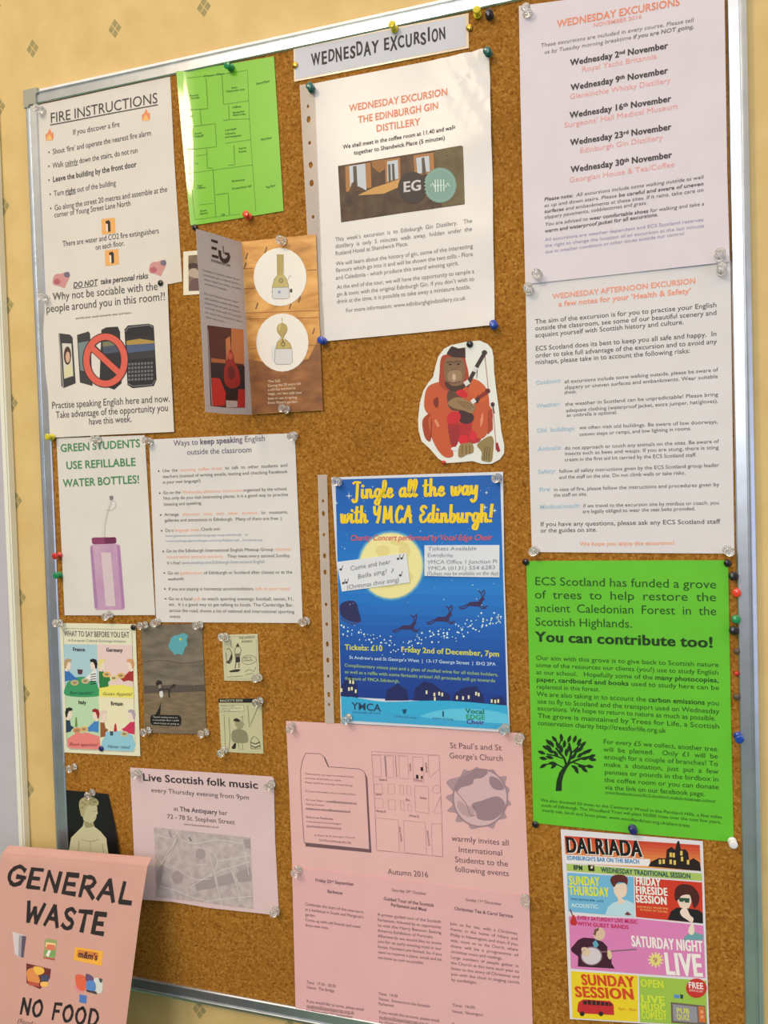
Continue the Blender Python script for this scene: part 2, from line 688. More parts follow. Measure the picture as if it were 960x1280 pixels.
    def make_sheet(s, part, root, L):
        """front, back and a rim of its own, so that the sheet has its real thickness"""
        m, v2, f2, layer = s.parts[part][0]
        n = len(v2)
        fr = [world(s.surf.at(a, b, s.disp(a, b))) - L for a, b in v2]
        bk = [world(s.surf.at(a, b, s.disp(a, b) - s.thick)) - L for a, b in v2]
        mats, vs, fs, mi = [m], fr + bk, [], []
        cnt = {}
        for f in f2:
            ar = sum(v2[f[i]][0] * v2[f[(i + 1) % len(f)]][1] - v2[f[(i + 1) % len(f)]][0] * v2[f[i]][1] for i in range(len(f)))
            f = f if ar > 0 else tuple(reversed(f))
            fs.append(f)
            fs.append(tuple(n + i for i in reversed(f)))
            for i in range(len(f)):
                e = (f[i], f[(i + 1) % len(f)])
                if (e[1], e[0]) in cnt:
                    cnt.pop((e[1], e[0]))
                else:
                    cnt[e] = 1
        nf = len(fs)
        for a, b in cnt:
            k = len(vs)
            vs += [fr[a], fr[b], bk[b], bk[a]]
            fs.append((k, k + 3, k + 2, k + 1))
        me = bpy.data.meshes.new(part)
        me.from_pydata(vs, [], fs)
        me.polygons.foreach_set('use_smooth', [i < nf for i in range(len(fs))])
        o = link(part, me, root, mats)

# ================================================================ the things pinned to the board
cA = Crop(0, 0, 3); cB = Crop(200, 0, 4); cC = Crop(360, 0, 24 / 7); cD = Crop(360, 220, 24 / 7)
cE = Crop(640, 0, 3); cF = Crop(640, 180, 3); cG = Crop(640, 330, 3); cH = Crop(640, 500, 3)
cI = Crop(30, 280, 4.3636); cJ = Crop(220, 270, 4.8); cK = Crop(500, 410, 6); cL = Crop(50, 530, 4.9235)
cM = Crop(180, 530, 4.3636); cN = Crop(390, 580, 3.6923); cO = Crop(390, 740, 3.6923); cP = Crop(640, 690, 3)
cQ = Crop(640, 860, 3); cR = Crop(60, 770, 6.7357); cS = Crop(160, 770, 5.0526); cT = Crop(0, 930, 4.8)
cU = Crop(150, 940, 4.5714); cV = Crop(350, 890, 3); cW = Crop(350, 1070, 3); cX = Crop(700, 1030, 4.8)
cY = Crop(0, 1040, 2.6667); cZ = Crop(0, 1150, 6.857)

INK = (70, 64, 64)
GREY = (120, 112, 110)
ORANGE = (233, 135, 100)

# ---------------------------------------------------------------- fire instructions
p = Paper('notice_sheet', 'white fire instructions sheet in the top left corner of the board', 'notice',
          [(47, 132), (130, 114), (213, 96), (218, 190), (223.5, 280), (228, 352), (211, 355.5), (140, 370), (58, 392), (54.5, 340), (52, 290), (48.5, 240), (47, 190)],
          (226, 212, 196), 'white printed sheets', .6, .5)
p.t('heading', '~uFIRE INSTRUCTIONS~u', (190, 463), (594, 387), 37, cA, INK, 0)
def flame(p, x, y, c):
    p.poly('flame_icon', (232, 138, 92), [(x - 14, y + 22), (x - 16, y), (x - 6, y - 8), (x, y - 24), (x + 8, y - 6), (x + 14, y - 10), (x + 15, y + 8), (x + 12, y + 21)], c, 1)
    p.poly('flame_icon', (244, 182, 110), [(x - 12, y + 22), (x - 8, y + 8), (x, y - 2), (x + 7, y + 10), (x + 12, y + 21)], c, 2)
flame(p, 188, 506, cA)
flame(p, 550, 433, cA)
p.tt('body_text', [
    ('If you discover a fire', (275, 507), (452, 476)),
    ('•  Shout ‘fire’ and operate the nearest fire alarm', (183, 583), (570, 509)),
    ('•  Walk ~ucalmly~u down the stairs, do not run', (183, 635), (520, 574)),
    ('•  ~bLeave the building by the front door', (183, 687), (515, 627)),
    ('•  Turn ~u~bright~b~u out of the building', (188, 740), (437, 696)),
    ('•  Go along the street 20 metres and assemble at the', (190, 793), (630, 720)),
    ('corner of Young Street Lane North', (206, 817), (493, 772)),
    ('There are water and CO2 fire extinguishers', (237, 925), (598, 875)),
    ('on each floor.', (360, 938), (470, 921))], 20, cA, rgb=INK)
for (x, y) in ((462, 12), (481, 183)):
    p.poly('extinguisher_sign', (238, 170, 96), [(x - 38, y - 38), (x + 36, y - 46), (x + 40, y + 38), (x - 34, y + 48)], cI, 1)
    p.poly('extinguisher_sign', (50, 44, 44), [(x - 14, y - 26), (x + 4, y - 32), (x + 12, y - 20), (x + 13, y + 30), (x, y + 34), (x - 2, y - 12), (x - 14, y - 14)], cI, 2)
    p.poly('extinguisher_sign', (235, 225, 214), [(x - 12, y - 10), (x - 4, y - 10), (x - 2, y + 28), (x - 9, y + 30)], cI, 2)
for (x, y) in ((207, 305), (732, 240)):
    p.poly('warning_picture', (208, 142, 136), [(x - 46, y), (x - 34, y - 28), (x, y - 34), (x + 22, y - 40), (x + 44, y - 18), (x + 26, y + 24), (x + 16, y + 44), (x - 14, y + 34), (x - 44, y + 26)], cI, 1, True)
    p.poly('warning_picture', (180, 96, 104), [(x - 40, y + 4), (x - 20, y - 6), (x - 4, y + 12), (x - 20, y + 26), (x - 38, y + 20)], cI, 2, True)
    p.poly('warning_picture', (118, 104, 118), [(x + 18, y - 38), (x + 40, y - 42), (x + 46, y - 20), (x + 30, y - 12), (x + 16, y - 20)], cI, 2, True)
p.t('body_text', '~b~uDO NOT~u  take personal risks', (272, 349), (680, 297), 29, cI, INK, 0, .15)
p.build()

# ---------------------------------------------------------------- be sociable
p = Paper('notice_sheet', 'white sheet with mobile phones behind a red prohibition ring', 'notice',
          [(54, 374), (130, 364.5), (211, 353.5), (213.5, 420), (216, 480), (219, 540), (140, 543.5), (63, 547.5), (60, 490), (57, 430)],
          (228, 214, 198), 'white printed sheets', 2.4, .5)
p.tt('heading', [('Why not be sociable with the', (165, 420), (738, 362)), ('people around you in this room?!', (130, 486), (780, 417))], 42, cI, rgb=INK)
p.t('body_text', 'and let your social networks wait until later...', (290, 522), (603, 490), 11, cI, INK)
p.tt('body_text', [('Practise speaking English here and now.', (160, 1008), (803, 970)), ('Take advantage of the opportunity you', (182, 1060), (794, 1020)), ('have this week.', (362, 1096), (597, 1080))], 36, cI, rgb=INK)
ph = 'phone_picture'
p.poly(ph, (64, 60, 60), [(200, 598), (258, 605), (273, 620), (290, 870), (225, 896), (212, 885)], cI, 1)
p.poly(ph, (150, 142, 134), [(196, 600), (203, 598), (226, 893), (218, 890)], cI, 2)
p.poly(ph, (214, 204, 184), [(216, 652), (267, 655), (278, 830), (228, 846)], cI, 2)
p.ell(ph, (82, 58, 48), (246, 720), 20, 50, cI, 3)
p.ell(ph, (214, 168, 138), (248, 728), 12, 30, cI, 4)
p.poly(ph, (220, 206, 160), [(230, 800), (246, 768), (262, 770), (276, 800), (277, 828), (230, 842)], cI, 4)
p.poly(ph, (64, 60, 60), [(297, 607), (360, 588), (368, 600), (382, 885), (313, 866)], cI, 1)
p.poly(ph, (120, 130, 128), [(304, 650), (362, 640), (372, 810), (316, 800)], cI, 2)
p.poly(ph, (50, 47, 48), [(430, 580), (455, 566), (520, 562), (532, 590), (540, 870), (500, 905), (430, 880), (420, 850)], cI, 1)
p.poly(ph, (126, 120, 90), [(436, 645), (524, 636), (526, 660), (438, 672)], cI, 2)
p.poly(ph, (76, 82, 96), [(438, 672), (526, 660), (528, 700), (440, 712)], cI, 2)
p.poly(ph, (44, 41, 42), [(556, 578), (575, 556), (690, 546), (716, 558), (730, 850), (715, 885), (600, 897), (572, 880)], cI, 1)
p.line(ph, (150, 146, 144), [(560, 590), (578, 566), (690, 553), (712, 566)], .8, cI, 2)
p.line(ph, (140, 136, 134), [(575, 872), (600, 886), (705, 878), (724, 852)], .8, cI, 2)
p.poly(ph, (52, 48, 50), [(566, 620), (718, 612), (719, 640), (567, 650)], cI, 2)
p.poly(ph, (178, 140, 70), [(567, 640), (640, 628), (718, 640), (719, 652), (568, 662)], cI, 3)
p.poly(ph, (80, 92, 118), [(568, 662), (719, 652), (720, 690), (570, 706)], cI, 3)
p.poly(ph, (60, 57, 60), [(570, 706), (720, 690), (722, 730), (572, 745)], cI, 2)
for r in range(5):
    for k in range(8):
        x, y = 582 + k * 17.5, 768 + r * 21 - k * 1.0
        p.poly(ph, (112, 108, 108), [(x - 6, y - 7), (x + 6, y - 8), (x + 6, y + 5), (x - 6, y + 6)], cI, 3)
p.ring('prohibition_sign', (70, 44, 40), (453, 745), 126, 150, 44, cI, 5)
p.ring('prohibition_sign', (222, 96, 78), (453, 745), 121, 145, 34, cI, 6)
p.line('prohibition_sign', (70, 44, 40), [(372, 668), (532, 818)], 10.6, cI, 5)
p.line('prohibition_sign', (222, 96, 78), [(362, 662), (542, 828)], 8.0, cI, 6)
p.build()

# ---------------------------------------------------------------- bright green floor plan
def plan_curl(a, b):                        # the left edge lifts at an even slope towards the room
    x = a - (.2345 + (1.197 - b) * .065)
    w = .017 - max(0, 1.150 - b) * .06
    return .19 * max(0.0, w - x) if w > 0 else 0.0
p = Paper('floor_plan', 'glossy bright green floor plan sheet under the top rail', 'floor plan',
          [(222.5, 91), (283, 81), (343, 71), (349, 167), (355, 264), (298, 273.5), (239.5, 282.5), (231, 187)], (122, 192, 34), None, 1.0, .3, .7, bend=plan_curl, rough=.35)
mb = p.parts['sheet'][0][0].node_tree.nodes['Principled BSDF']
mb.inputs['Coat Roughness'].default_value = .05
mb.inputs['Coat IOR'].default_value = 1.6
DG = (84, 138, 40)
def pl(*pts, w=.5):
    p.line('plan_drawing', DG, pts, w, cB)
pl((140, 392), (320, 372), (440, 353), (450, 600), (465, 830), (482, 1058))
pl((232, 392), (242, 545), (150, 552), w=.9)
pl((312, 380), (320, 522), w=.9)
pl((320, 524), (445, 506))
pl((345, 530), (349, 600), (318, 604), w=.9)
pl((349, 600), (452, 596))
pl((203, 552), (209, 628), w=.8)
pl((150, 636), (278, 620), (286, 735), (140, 752), w=.7)
pl((330, 718), (456, 700))
pl((372, 728), (376, 826), (345, 828), w=.9)
pl((236, 746), (240, 842), (266, 842), w=.9)
pl((182, 782), (236, 774))
pl((148, 870), (268, 852), (466, 826))
pl((268, 852), (282, 1086), w=.9)
pl((148, 740), (160, 900), (178, 1100), (282, 1086), (400, 1072))
pl((282, 975), (344, 968), (350, 1078), w=.9)
pl((200, 1026), (270, 1018))
DT = (62, 106, 36)
for tx, x0, y0, x1, y1 in (('Floor Plan', 222, 388, 325, 374), ('Room', 152, 486, 196, 480), ('Study', 158, 498, 200, 492), ('Room', 360, 446, 390, 442), ('Classroom two', 332, 464, 426, 452),
                           ('Office', 364, 544, 408, 538), ('Reception', 366, 570, 424, 562), ('desk area', 366, 582, 430, 576), ('Lounge', 328, 658, 384, 648), ('Library', 328, 676, 380, 670),
                           ('and computers', 328, 692, 410, 682), ('Room', 176, 676, 212, 670), ('Staff', 176, 690, 220, 684), ('Store', 396, 750, 434, 744), ('Room', 396, 766, 436, 760),
                           ('WC', 172, 828, 194, 824), ('Entrance', 362, 912, 426, 904), ('Ground floor hall', 362, 950, 460, 936), ('Room', 190, 936, 214, 932), ('Office', 186, 948, 230, 942),
                           ('Room', 204, 1062, 238, 1056), ('Stairs', 202, 1076, 244, 1070), ('Lift', 308, 1080, 328, 1078), ('WC', 154, 590, 176, 586)):
    p.t('plan_text', tx, (x0, y0), (x1, y1), 9, cB, DT, 1)
for tx, x0, y0, x1, y1 in (('Second floor', 484, 426, 552, 412), ('First floor', 508, 706, 562, 694), ('Top floor', 532, 944, 580, 932)):
    p.t('plan_text', tx, (x0, y0), (x1, y1), 10, cB, DT, 1)
p.build()

# ---------------------------------------------------------------- title strip
p = Paper('title_strip', 'long laminated title strip in fancy black capitals under the top rail', 'sign',
          [cC(q) for q in ((25, 210), (400, 132), (775, 58), (776, 208), (400, 280), (28, 352))], (226, 196, 160), None, .8, .3, .8, rough=.3)
p.poly('card', paper_mat((208, 202, 204)), [(30, 214), (400, 138), (762, 70), (764, 200), (400, 272), (33, 342)], cC, 1)
tl = 'WEDNESDAY EXCURSION'
wid = [{'W': 1.2, 'I': .5, ' ': .55, 'E': .82, 'S': .82, 'X': .95}.get(ch, .95) for ch in tl]
acc = 0
for i, ch in enumerate(tl):
    f0, f1 = acc / sum(wid), (acc + wid[i]) / sum(wid)
    acc += wid[i]
    if ch == ' ':
        continue
    dy = (0, 4, -3, 5, 0, 3, -4, 5, 0, 0, -3, 5, 0, 4, -3, 6, -4, 4, 0)[i]
    x0, x1 = 104 + f0 * 578, 104 + f1 * 578 - 3
    y0 = 283 - f0 * 116 + dy
    p.t('lettering', ch, (x0, y0), (x1, y0 - (x1 - x0) * .2), 50 + (dy % 3) * 4, cC, (52, 46, 46), 2, .06 * ((i % 3) - 1))
p.build()

# ---------------------------------------------------------------- the gin distillery page in its plastic pocket
film = bpy.data.materials.new('pocket_film')
film.use_nodes = True
fb = film.node_tree.nodes['Principled BSDF']
fb.inputs['Base Color'].default_value = (.74, .72, .70, 1)
fb.inputs['Roughness'].default_value = .16
fb.inputs['Alpha'].default_value = .62

def hole_strip(p, quad, holes, part='punched_strip'):
    """the punched edge of a plastic pocket; holes: (fraction along, radius across mm, radius along mm)"""
    q = [Vector(BOARD.uv(x)) for x in quad]
    outer = [tuple(v) for v in q]
    loops = [outer]
    for f, rx, ry in holes:
        a = q[0].lerp(q[3], f)
        b = q[1].lerp(q[2], f)
        cen = a.lerp(b, .5)
        ax = (b - a).normalized()
        ay = Vector((-ax.y, ax.x))
        loops.append([tuple(cen + ax * rx * .001 * math.cos(-t / 14 * 6.2832) + ay * ry * .001 * math.sin(-t / 14 * 6.2832)) for t in range(14)])
    p.add(part, film, *cut(loops), 0)

def gin_bend(a, b):
    ta = max(0, min(1, (a - .56) / .06)) * max(0, min(1, (b - 1.03) / .08))
    return .0022 * ta * (1 + .7 * math.sin(a * 260 + b * 150)) + .0012 * max(0, min(1, (a - .56) / .07)) * (1 + math.sin(b * 55))
p = Paper('excursion_page', 'white page with dark bar photograph and round badges in plastic pocket', 'notice',
          [cC(q) for q in ((115, 360), (490, 286), (865, 214))] + [cD(q) for q in ((878, 0), (888, 640), (520, 676), (157, 710), (140, 300))],
          (229, 217, 207), 'white printed sheets', 1.0, .5, .16, bend=gin_bend, rough=.45)
hole_strip(p, [(375, 107), (393.8, 104.8), (407, 428), (392, 431)], [(.085, .0015 * 1000, 2.2), (.135, 2.6, 4.0), (.225, 1.8, 2.2), (.31, 2.6, 3.8), (.38, 2.6, 4.0), (.51, 1.8, 2.2), (.63, 2.6, 3.8), (.7, 2.6, 3.8)])
p.tt('heading', [('WEDNESDAY EXCURSION', (265, 481), (687, 410)), ('THE EDINBURGH GIN', (303, 531), (648, 469)), ('DISTILLERY', (380, 568), (568, 537))], 29, cC, rgb=ORANGE, b=1)
p.tt('body_text', [('We shall meet in the coffee room at 11.40 and walk', (238, 641), (722, 557)), ('together to Shandwick Place (5 minutes)', (285, 666), (676, 601))], 17, cC, rgb=INK, b=1)
p.tt('body_text', [
    ('This  week’s  excursion  is  to  Edinburgh  Gin  Distillery.    The', (205, 282), (792, 203)), ('distillery  is  only  5  minutes  walk  away,  hidden  under  the', (205, 311), (792, 238)), ('Rutland Hotel at Shandwick Place.', (205, 342), (517, 299)),
    ('We will learn about the history of gin, some of the interesting', (207, 386), (795, 311)), ('flavours which go into it and will be shown the two stills - Flora', (207, 414), (795, 345)), ('and Caledonia - which produce this award winning spirit.', (207, 446), (735, 383)),
    ('At the end of the tour, we will have the opportunity to sample a', (212, 486), (800, 418)), ('gin & tonic with the original Edinburgh Gin. If you don’t wish to', (212, 517), (800, 450)), ('drink at the time, it is possible to take away a miniature bottle.', (212, 548), (785, 484)),
    ('For more information: www.edinburghgindistillery.co.uk', (250, 586), (762, 532))], 17, cD, rgb=GREY)
g5 = Crop(415, 175, 5.4857)
ph = 'bar_photograph'
dark_wood = noise_mat('print_dark_room', [(.3, (60, 38, 26)), (.5, (84, 56, 36)), (.75, (112, 82, 52))], 55, 5)
p.poly(ph, dark_wood, [(45, 182), (470, 112), (903, 43), (913, 445), (500, 502), (66, 568)], g5, 1)
p.poly(ph, noise_mat('print_olive_wall', [(.3, (92, 76, 44)), (.7, (122, 104, 66))], 40), [(705, 76), (903, 44), (912, 440), (760, 462), (720, 300)], g5, 2)
p.poly(ph, noise_mat('print_floor', [(.3, (54, 34, 26)), (.6, (88, 62, 40)), (.8, (70, 76, 50))], 70), [(60, 380), (330, 360), (520, 330), (700, 420), (700, 475), (500, 500), (66, 564)], g5, 2)
for q in ([(95, 186), (268, 158), (275, 330), (100, 360)], [(365, 140), (470, 124), (474, 280), (372, 300)], [(562, 110), (700, 90), (706, 230), (570, 250)]):
    p.poly(ph, (176, 118, 66), q, g5, 3)
for q in ([(122, 184), (232, 166), (240, 348), (130, 362)], [(382, 152), (455, 140), (460, 268), (384, 288)], [(580, 128), (668, 112), (674, 218), (590, 236)]):
    p.poly(ph, (196, 198, 200), q, g5, 4)
for q in ([(148, 186), (172, 182), (180, 330), (154, 340)], [(388, 172), (404, 170), (408, 290), (392, 294)], [(414, 168), (430, 166), (436, 280), (418, 284)], [(618, 128), (636, 124), (650, 235), (622, 240)]):
    p.poly(ph, (96, 82, 66), q, g5, 5)
p.poly(ph, (92, 66, 50), [(120, 362), (140, 300), (165, 285), (180, 320), (215, 335), (240, 352)], g5, 5)
p.poly(ph, (206, 152, 84), [(180, 384), (290, 330), (470, 275), (480, 318), (360, 372), (240, 380)], g5, 5)
p.poly(ph, (158, 104, 56), [(275, 150), (365, 136), (372, 200), (330, 230), (280, 190)], g5, 3)
p.ell('dark_badge', (66, 54, 50), (556, 330), 100, 108, g5, 6)
p.t('dark_badge', 'EG', (492, 362), (620, 345), 68, g5, (206, 196, 190), 2, layer=7)
p.ell('green_badge', (128, 158, 142), (745, 315), 112, 120, g5, 6)
p.ring('green_badge', (150, 178, 162), (745, 315), 100, 108, 4, g5, 7)
for dx in (-34, -16, 4, 24):
    p.line('green_badge', (226, 232, 226), [(745 + dx, 275), (745 + dx + 2, 358 - dx * .1)], 1.0, g5, 7)
for s_ in (-1, 1):
    p.line('green_badge', (226, 232, 226), [(745 + s_ * 36, 330), (745 + s_ * 52, 300), (745 + s_ * 66, 322)], .9, g5, 7)
p.line('green_badge', (226, 232, 226), [(712, 318), (775, 314)], .7, g5, 7)
p.build()

# ---------------------------------------------------------------- small bordered photograph behind the leaflet
p = Paper('small_photograph', 'small cream bordered photograph half hidden behind the open leaflet', 'photograph',
          [cJ(q) for q in ((45, 215), (260, 196), (268, 462), (46, 476))], (238, 224, 196), None, .6, .2, .3)
p.poly('picture', noise_mat('print_small_portrait', [(.3, (96, 72, 56)), (.6, (134, 108, 84)), (.8, (160, 132, 100))], 60), [(76, 238), (240, 226), (246, 440), (78, 450)], cJ, 1)
p.poly('picture', (70, 50, 46), [(78, 290), (110, 284), (150, 300), (150, 330), (104, 316), (80, 316)], cJ, 2, True)
p.poly('picture', (186, 160, 140), [(80, 330), (112, 310), (140, 330), (150, 380), (112, 372), (82, 360)], cJ, 2, True)
p.poly('picture', (110, 78, 78), [(80, 420), (92, 385), (130, 372), (160, 400), (160, 448), (80, 450)], cJ, 3)
p.build()

# ---------------------------------------------------------------- the folded leaflet: one panel pinned flat, the other standing out from the board
wood = noise_mat('print_orange_wood', [(.22, (138, 84, 36)), (.42, (204, 138, 62)), (.62, (232, 168, 88)), (.82, (244, 190, 112))], 26, 7, (1, 1, 2.2), .4, .3, distort=.6)
dkwood = noise_mat('print_brown_wood', [(.3, (112, 66, 34)), (.7, (168, 104, 52))], 30, 6, (1, 1, 2.5), .4, .3)
p = Paper('folded_leaflet', 'open folded leaflet with two white circles on orange wood, one panel standing out', 'leaflet',
          [cJ(q) for q in ((396, 160), (845, 114), (888, 1166), (456, 1192))], (200, 140, 70), None, 3.0, .35, .3, material=wood)
p.poly('sheet_print', dkwood, [(424, 650), (640, 600), (866, 640), (888, 1164), (457, 1190), (446, 900)], cJ, 1)
p.poly('sheet_print', wood, [(424, 560), (860, 560), (872, 720), (800, 860), (640, 900), (440, 860)], cJ, 2)
for i, (x0, y0, x1, y1) in enumerate(((405, 322, 470, 318), (790, 330, 850, 326), (412, 440, 480, 436), (418, 586, 862, 570), (424, 622, 864, 612), (440, 800, 500, 796), (800, 780, 870, 776), (450, 1000, 880, 985))):
    p.line('sheet_print', (146, 92, 46), [(x0, y0), (x1, y1)], .7, cJ, 3)
for x, y in ((430, 240), (545, 205), (490, 540), (690, 540), (745, 500), (830, 690), (420, 300)):
    p.poly('sheet_print', (130, 92, 60), [(x - 8, y + 22), (x + 6, y - 18), (x + 12, y - 12), (x, y + 22)], cJ, 3)
p.ell('still_drawing', (240, 228, 210), (632, 370), 158, 174, cJ, 4)
p.ell('still_drawing', (240, 228, 210), (646, 762), 156, 174, cJ, 4)
CO = (182, 158, 90)
sd = 'still_drawing'
p.poly(sd, CO, [(615, 235), (652, 235), (650, 360), (616, 360)], cJ, 5)
p.poly(sd, (196, 174, 108), [(586, 425), (596, 385), (615, 360), (655, 360), (674, 385), (684, 420), (684, 432), (586, 434)], cJ, 5)
p.poly(sd, (214, 208, 200), [(586, 434), (684, 432), (690, 490), (672, 500), (600, 502), (586, 492)], cJ, 5)
p.poly(sd, CO, [(638, 760), (642, 735), (620, 705), (612, 680), (620, 655), (645, 642), (670, 655), (678, 680), (670, 705), (652, 735), (660, 760)], cJ, 5)
p.poly(sd, (206, 184, 118), [(626, 690), (622, 668), (634, 652), (640, 656), (632, 690)], cJ, 6)
p.poly(sd, (196, 170, 100), [(606, 800), (616, 760), (640, 738), (670, 745), (694, 770), (700, 800)], cJ, 5)
p.poly(sd, (220, 212, 204), [(604, 800), (702, 798), (706, 880), (690, 892), (612, 894), (600, 880)], cJ, 5)
p.poly(sd, (224, 218, 210), [(578, 790), (602, 780), (602, 884), (582, 870)], cJ, 5)
LN = (112, 98, 74)
for pts in ([(615, 235), (616, 360), (596, 385), (586, 430), (586, 492), (600, 502), (672, 500), (690, 490), (684, 430), (674, 385), (655, 360), (652, 235)],
            [(586, 433), (684, 431)], [(606, 800), (704, 798), (707, 880), (690, 892), (612, 894), (600, 880), (604, 800)], [(612, 690), (640, 730), (616, 760), (606, 800)],
            [(676, 690), (652, 730), (694, 770), (702, 800)], [(645, 640), (643, 612)], [(586, 455), (578, 462)], [(690, 450), (704, 440), (704, 462)], [(680, 385), (690, 360), (702, 372)]):
    p.line(sd, LN, pts, .45, cJ, 6)
p.ring(sd, LN, (638, 392), 12, 14, 5, cJ, 7)
p.ring(sd, LN, (651, 772), 12, 14, 5, cJ, 7)
p.ell(sd, (150, 150, 190), (628, 460), 8, 9, cJ, 7)
p.ell(sd, (74, 66, 60), (698, 452), 8, 12, cJ, 7)
p.tt('body_text', [('The Still', (560, 1002), (634, 998)), ('During the 20 years old', (560, 1028), (756, 1014)), ('a still has worked its', (560, 1052), (726, 1040)), ('magic, our two stills have', (560, 1076), (762, 1068)), ('been in use to spring', (560, 1104), (734, 1096)), ('from Flora’s garden', (560, 1130), (736, 1122))], 15, cJ, rgb=(236, 212, 176))
leaf_root = p.build()
a0, d0 = hit(cJ((396, 160)), .0034), hit(cJ((456, 1192)), .0034)
e0 = hit((245, 286), .094)
flap = Surf(a0, a0 - e0, a0 - d0)
p = Paper('flap', '', '', [(245, 286), (272, 293.5), (302, 303), (308, 410), (315, 518.5), (284, 517.5), (256.5, 515), (251, 400)], (196, 178, 172), None, 0, .2, .2, flap, lam=.3)
p.parts['flap_panel'] = p.parts.pop('sheet')
p.order = ['flap_panel']
p.poly('flap_logo', (44, 36, 36), [(210, 138), (250, 150), (250, 166), (212, 154)], cJ, 2)
p.poly('flap_logo', (44, 36, 36), [(212, 182), (244, 190), (244, 206), (212, 198)], cJ, 2)
p.poly('flap_logo', (44, 36, 36), [(214, 230), (254, 240), (254, 256), (214, 246)], cJ, 2)
p.line('flap_logo', (44, 36, 36), [(262, 206), (266, 246), (286, 270), (310, 262), (318, 232)], 5.5, cJ, 2, True)
p.line('flap_logo', (120, 104, 96), [(282, 180), (286, 226)], 2.5, cJ, 2)
p.line('flap_logo', (44, 36, 36), [(292, 224), (320, 230)], 3.0, cJ, 2)
p.t('flap_text', 'EDINBURGH GIN', (210, 272), (326, 306), 14, cJ, (100, 86, 82), 1)
p.block('flap_text', ['Distilled in Scotland’s capital city, our', 'small batch gin is made by hand in a', 'classic copper pot, using a rare blend', 'of thirteen botanicals.|62'], (160, 330), (385, 388), (172, 412), (390, 470), 11, cJ, rgb=(122, 106, 102))
p.block('flap_text', ['Flora and Caledonia are two copper', 'stills that fill the vaulted cellars below', 'Rutland Place with steam and spice on', 'every day of the week. The tours are', 'for visitors who would like to take a', 'closer look at them.|52'], (168, 470), (372, 522), (178, 610), (400, 668), 11, cJ, rgb=(122, 106, 102))
fp = 'flap_photograph'
p.poly(fp, (92, 40, 32), [(186, 655), (300, 670), (402, 682), (412, 1150), (300, 1150), (206, 1140)], cJ, 1)
p.poly(fp, (206, 116, 62), [(330, 674), (404, 684), (408, 890), (330, 880)], cJ, 2)
p.poly(fp, (190, 100, 56), [(208, 852), (296, 862), (296, 884), (210, 878)], cJ, 2)
p.poly(fp, (214, 124, 66), [(296, 740), (322, 720), (334, 880), (300, 870)], cJ, 2)
p.poly(fp, (52, 34, 36), [(210, 880), (300, 890), (410, 900), (412, 1050), (300, 1060), (212, 1000)], cJ, 2)
p.poly(fp, (168, 44, 36), [(300, 880), (312, 830), (325, 800), (342, 830), (352, 884), (376, 930), (380, 1010), (330, 1035), (290, 1000), (286, 920)], cJ, 3, True)
p.ell(fp, (214, 92, 66), (322, 840), 16, 20, cJ, 4)
p.ell(fp, (120, 32, 30), (330, 940), 22, 40, cJ, 4)
p.poly(fp, (206, 48, 38), [(210, 970), (260, 975), (296, 1060), (290, 1138), (212, 1140)], cJ, 4)
p.poly(fp, (188, 40, 36), [(372, 1040), (412, 1040), (412, 1148), (366, 1148)], cJ, 4)
p.poly(fp, (48, 30, 30), [(300, 1040), (366, 1044), (366, 1100), (300, 1104)], cJ, 4)
p.poly(fp, (196, 170, 160), [(296, 1106), (366, 1110), (366, 1146), (300, 1150)], cJ, 4)
p.line(fp, (190, 170, 164), [(188, 680), (214, 1140)], 1.2, cJ, 5)
for q in p.order:
    pass
p.build(leaf_root)

# ---------------------------------------------------------------- November excursions
p = Paper('notice_sheet', 'white excursion list sheet at the top right of the board', 'notice',
          [(649, 9), (776, -8), (905, -27), (907, 100), (909, 220), (912, 328), (785, 342), (657, 356), (654, 240), (651, 120)], (224, 208, 208), 'white printed sheets', 2.0, .5)
PINK = (236, 158, 146)
p.t('heading', 'WEDNESDAY EXCURSIONS', (170, 107), (630, 25), 26, cE, ORANGE, 1)
p.t('heading', 'NOVEMBER 2016', (305, 106), (487, 73), 14, cE, PINK, 1)
p.tt('body_text', [('These excursions are included in every course. Please tell', (108, 182), (681, 87)), ('us by Tuesday morning breaktime ~bif you are NOT going.', (122, 207), (683, 111))], 14, cE, rgb=GREY, sh=.12)
p.tt('event_dates', [('Wednesday 2~^nd~^ November', (220, 250), (585, 186)), ('Wednesday 9~^th~^ November', (222, 343), (585, 279)), ('Wednesday 16~^th~^ November', (218, 447), (597, 384)), ('Wednesday 23~^rd~^ November', (220, 549), (598, 489))], 22, cE, rgb=(66, 58, 60), b=2)
p.t('event_dates', 'Wednesday 30~^th~^ November', (222, 110), (600, 54), 22, cF, (66, 58, 60), 2)
p.tt('event_names', [('Royal Yacht Britannia', (262, 274), (543, 224)), ('Glenkinchie Whisky Distillery', (217, 376), (595, 314)), ('Surgeons’ Hall Medical Museum', (197, 483), (622, 410)), ('Edinburgh Gin Distillery', (255, 578), (565, 527))], 19, cE, rgb=PINK)
p.t('event_names', 'Georgian House & Tea/Coffee', (215, 148), (610, 88), 19, cF, PINK)
p.tt('body_text', [('~bPlease note:~b  All excursions include some walking outside as well', (122, 217), (718, 133)), ('as up and down stairs. Please ~bbe careful and aware of uneven', (122, 240), (718, 158)), ('~bsurfaces~b and embankments at these sites. If it rains, take care on', (122, 262), (718, 181)),
                   ('slippery pavements, cobblestones and grass.', (122, 284), (507, 229)), ('You are advised to ~bwear comfortable shoes~b for walking and take a', (124, 310), (720, 233)), ('~bwarm and waterproof jacket for all excursions.', (124, 335), (548, 273))], 13, cF, rgb=(92, 82, 84), sh=.14)
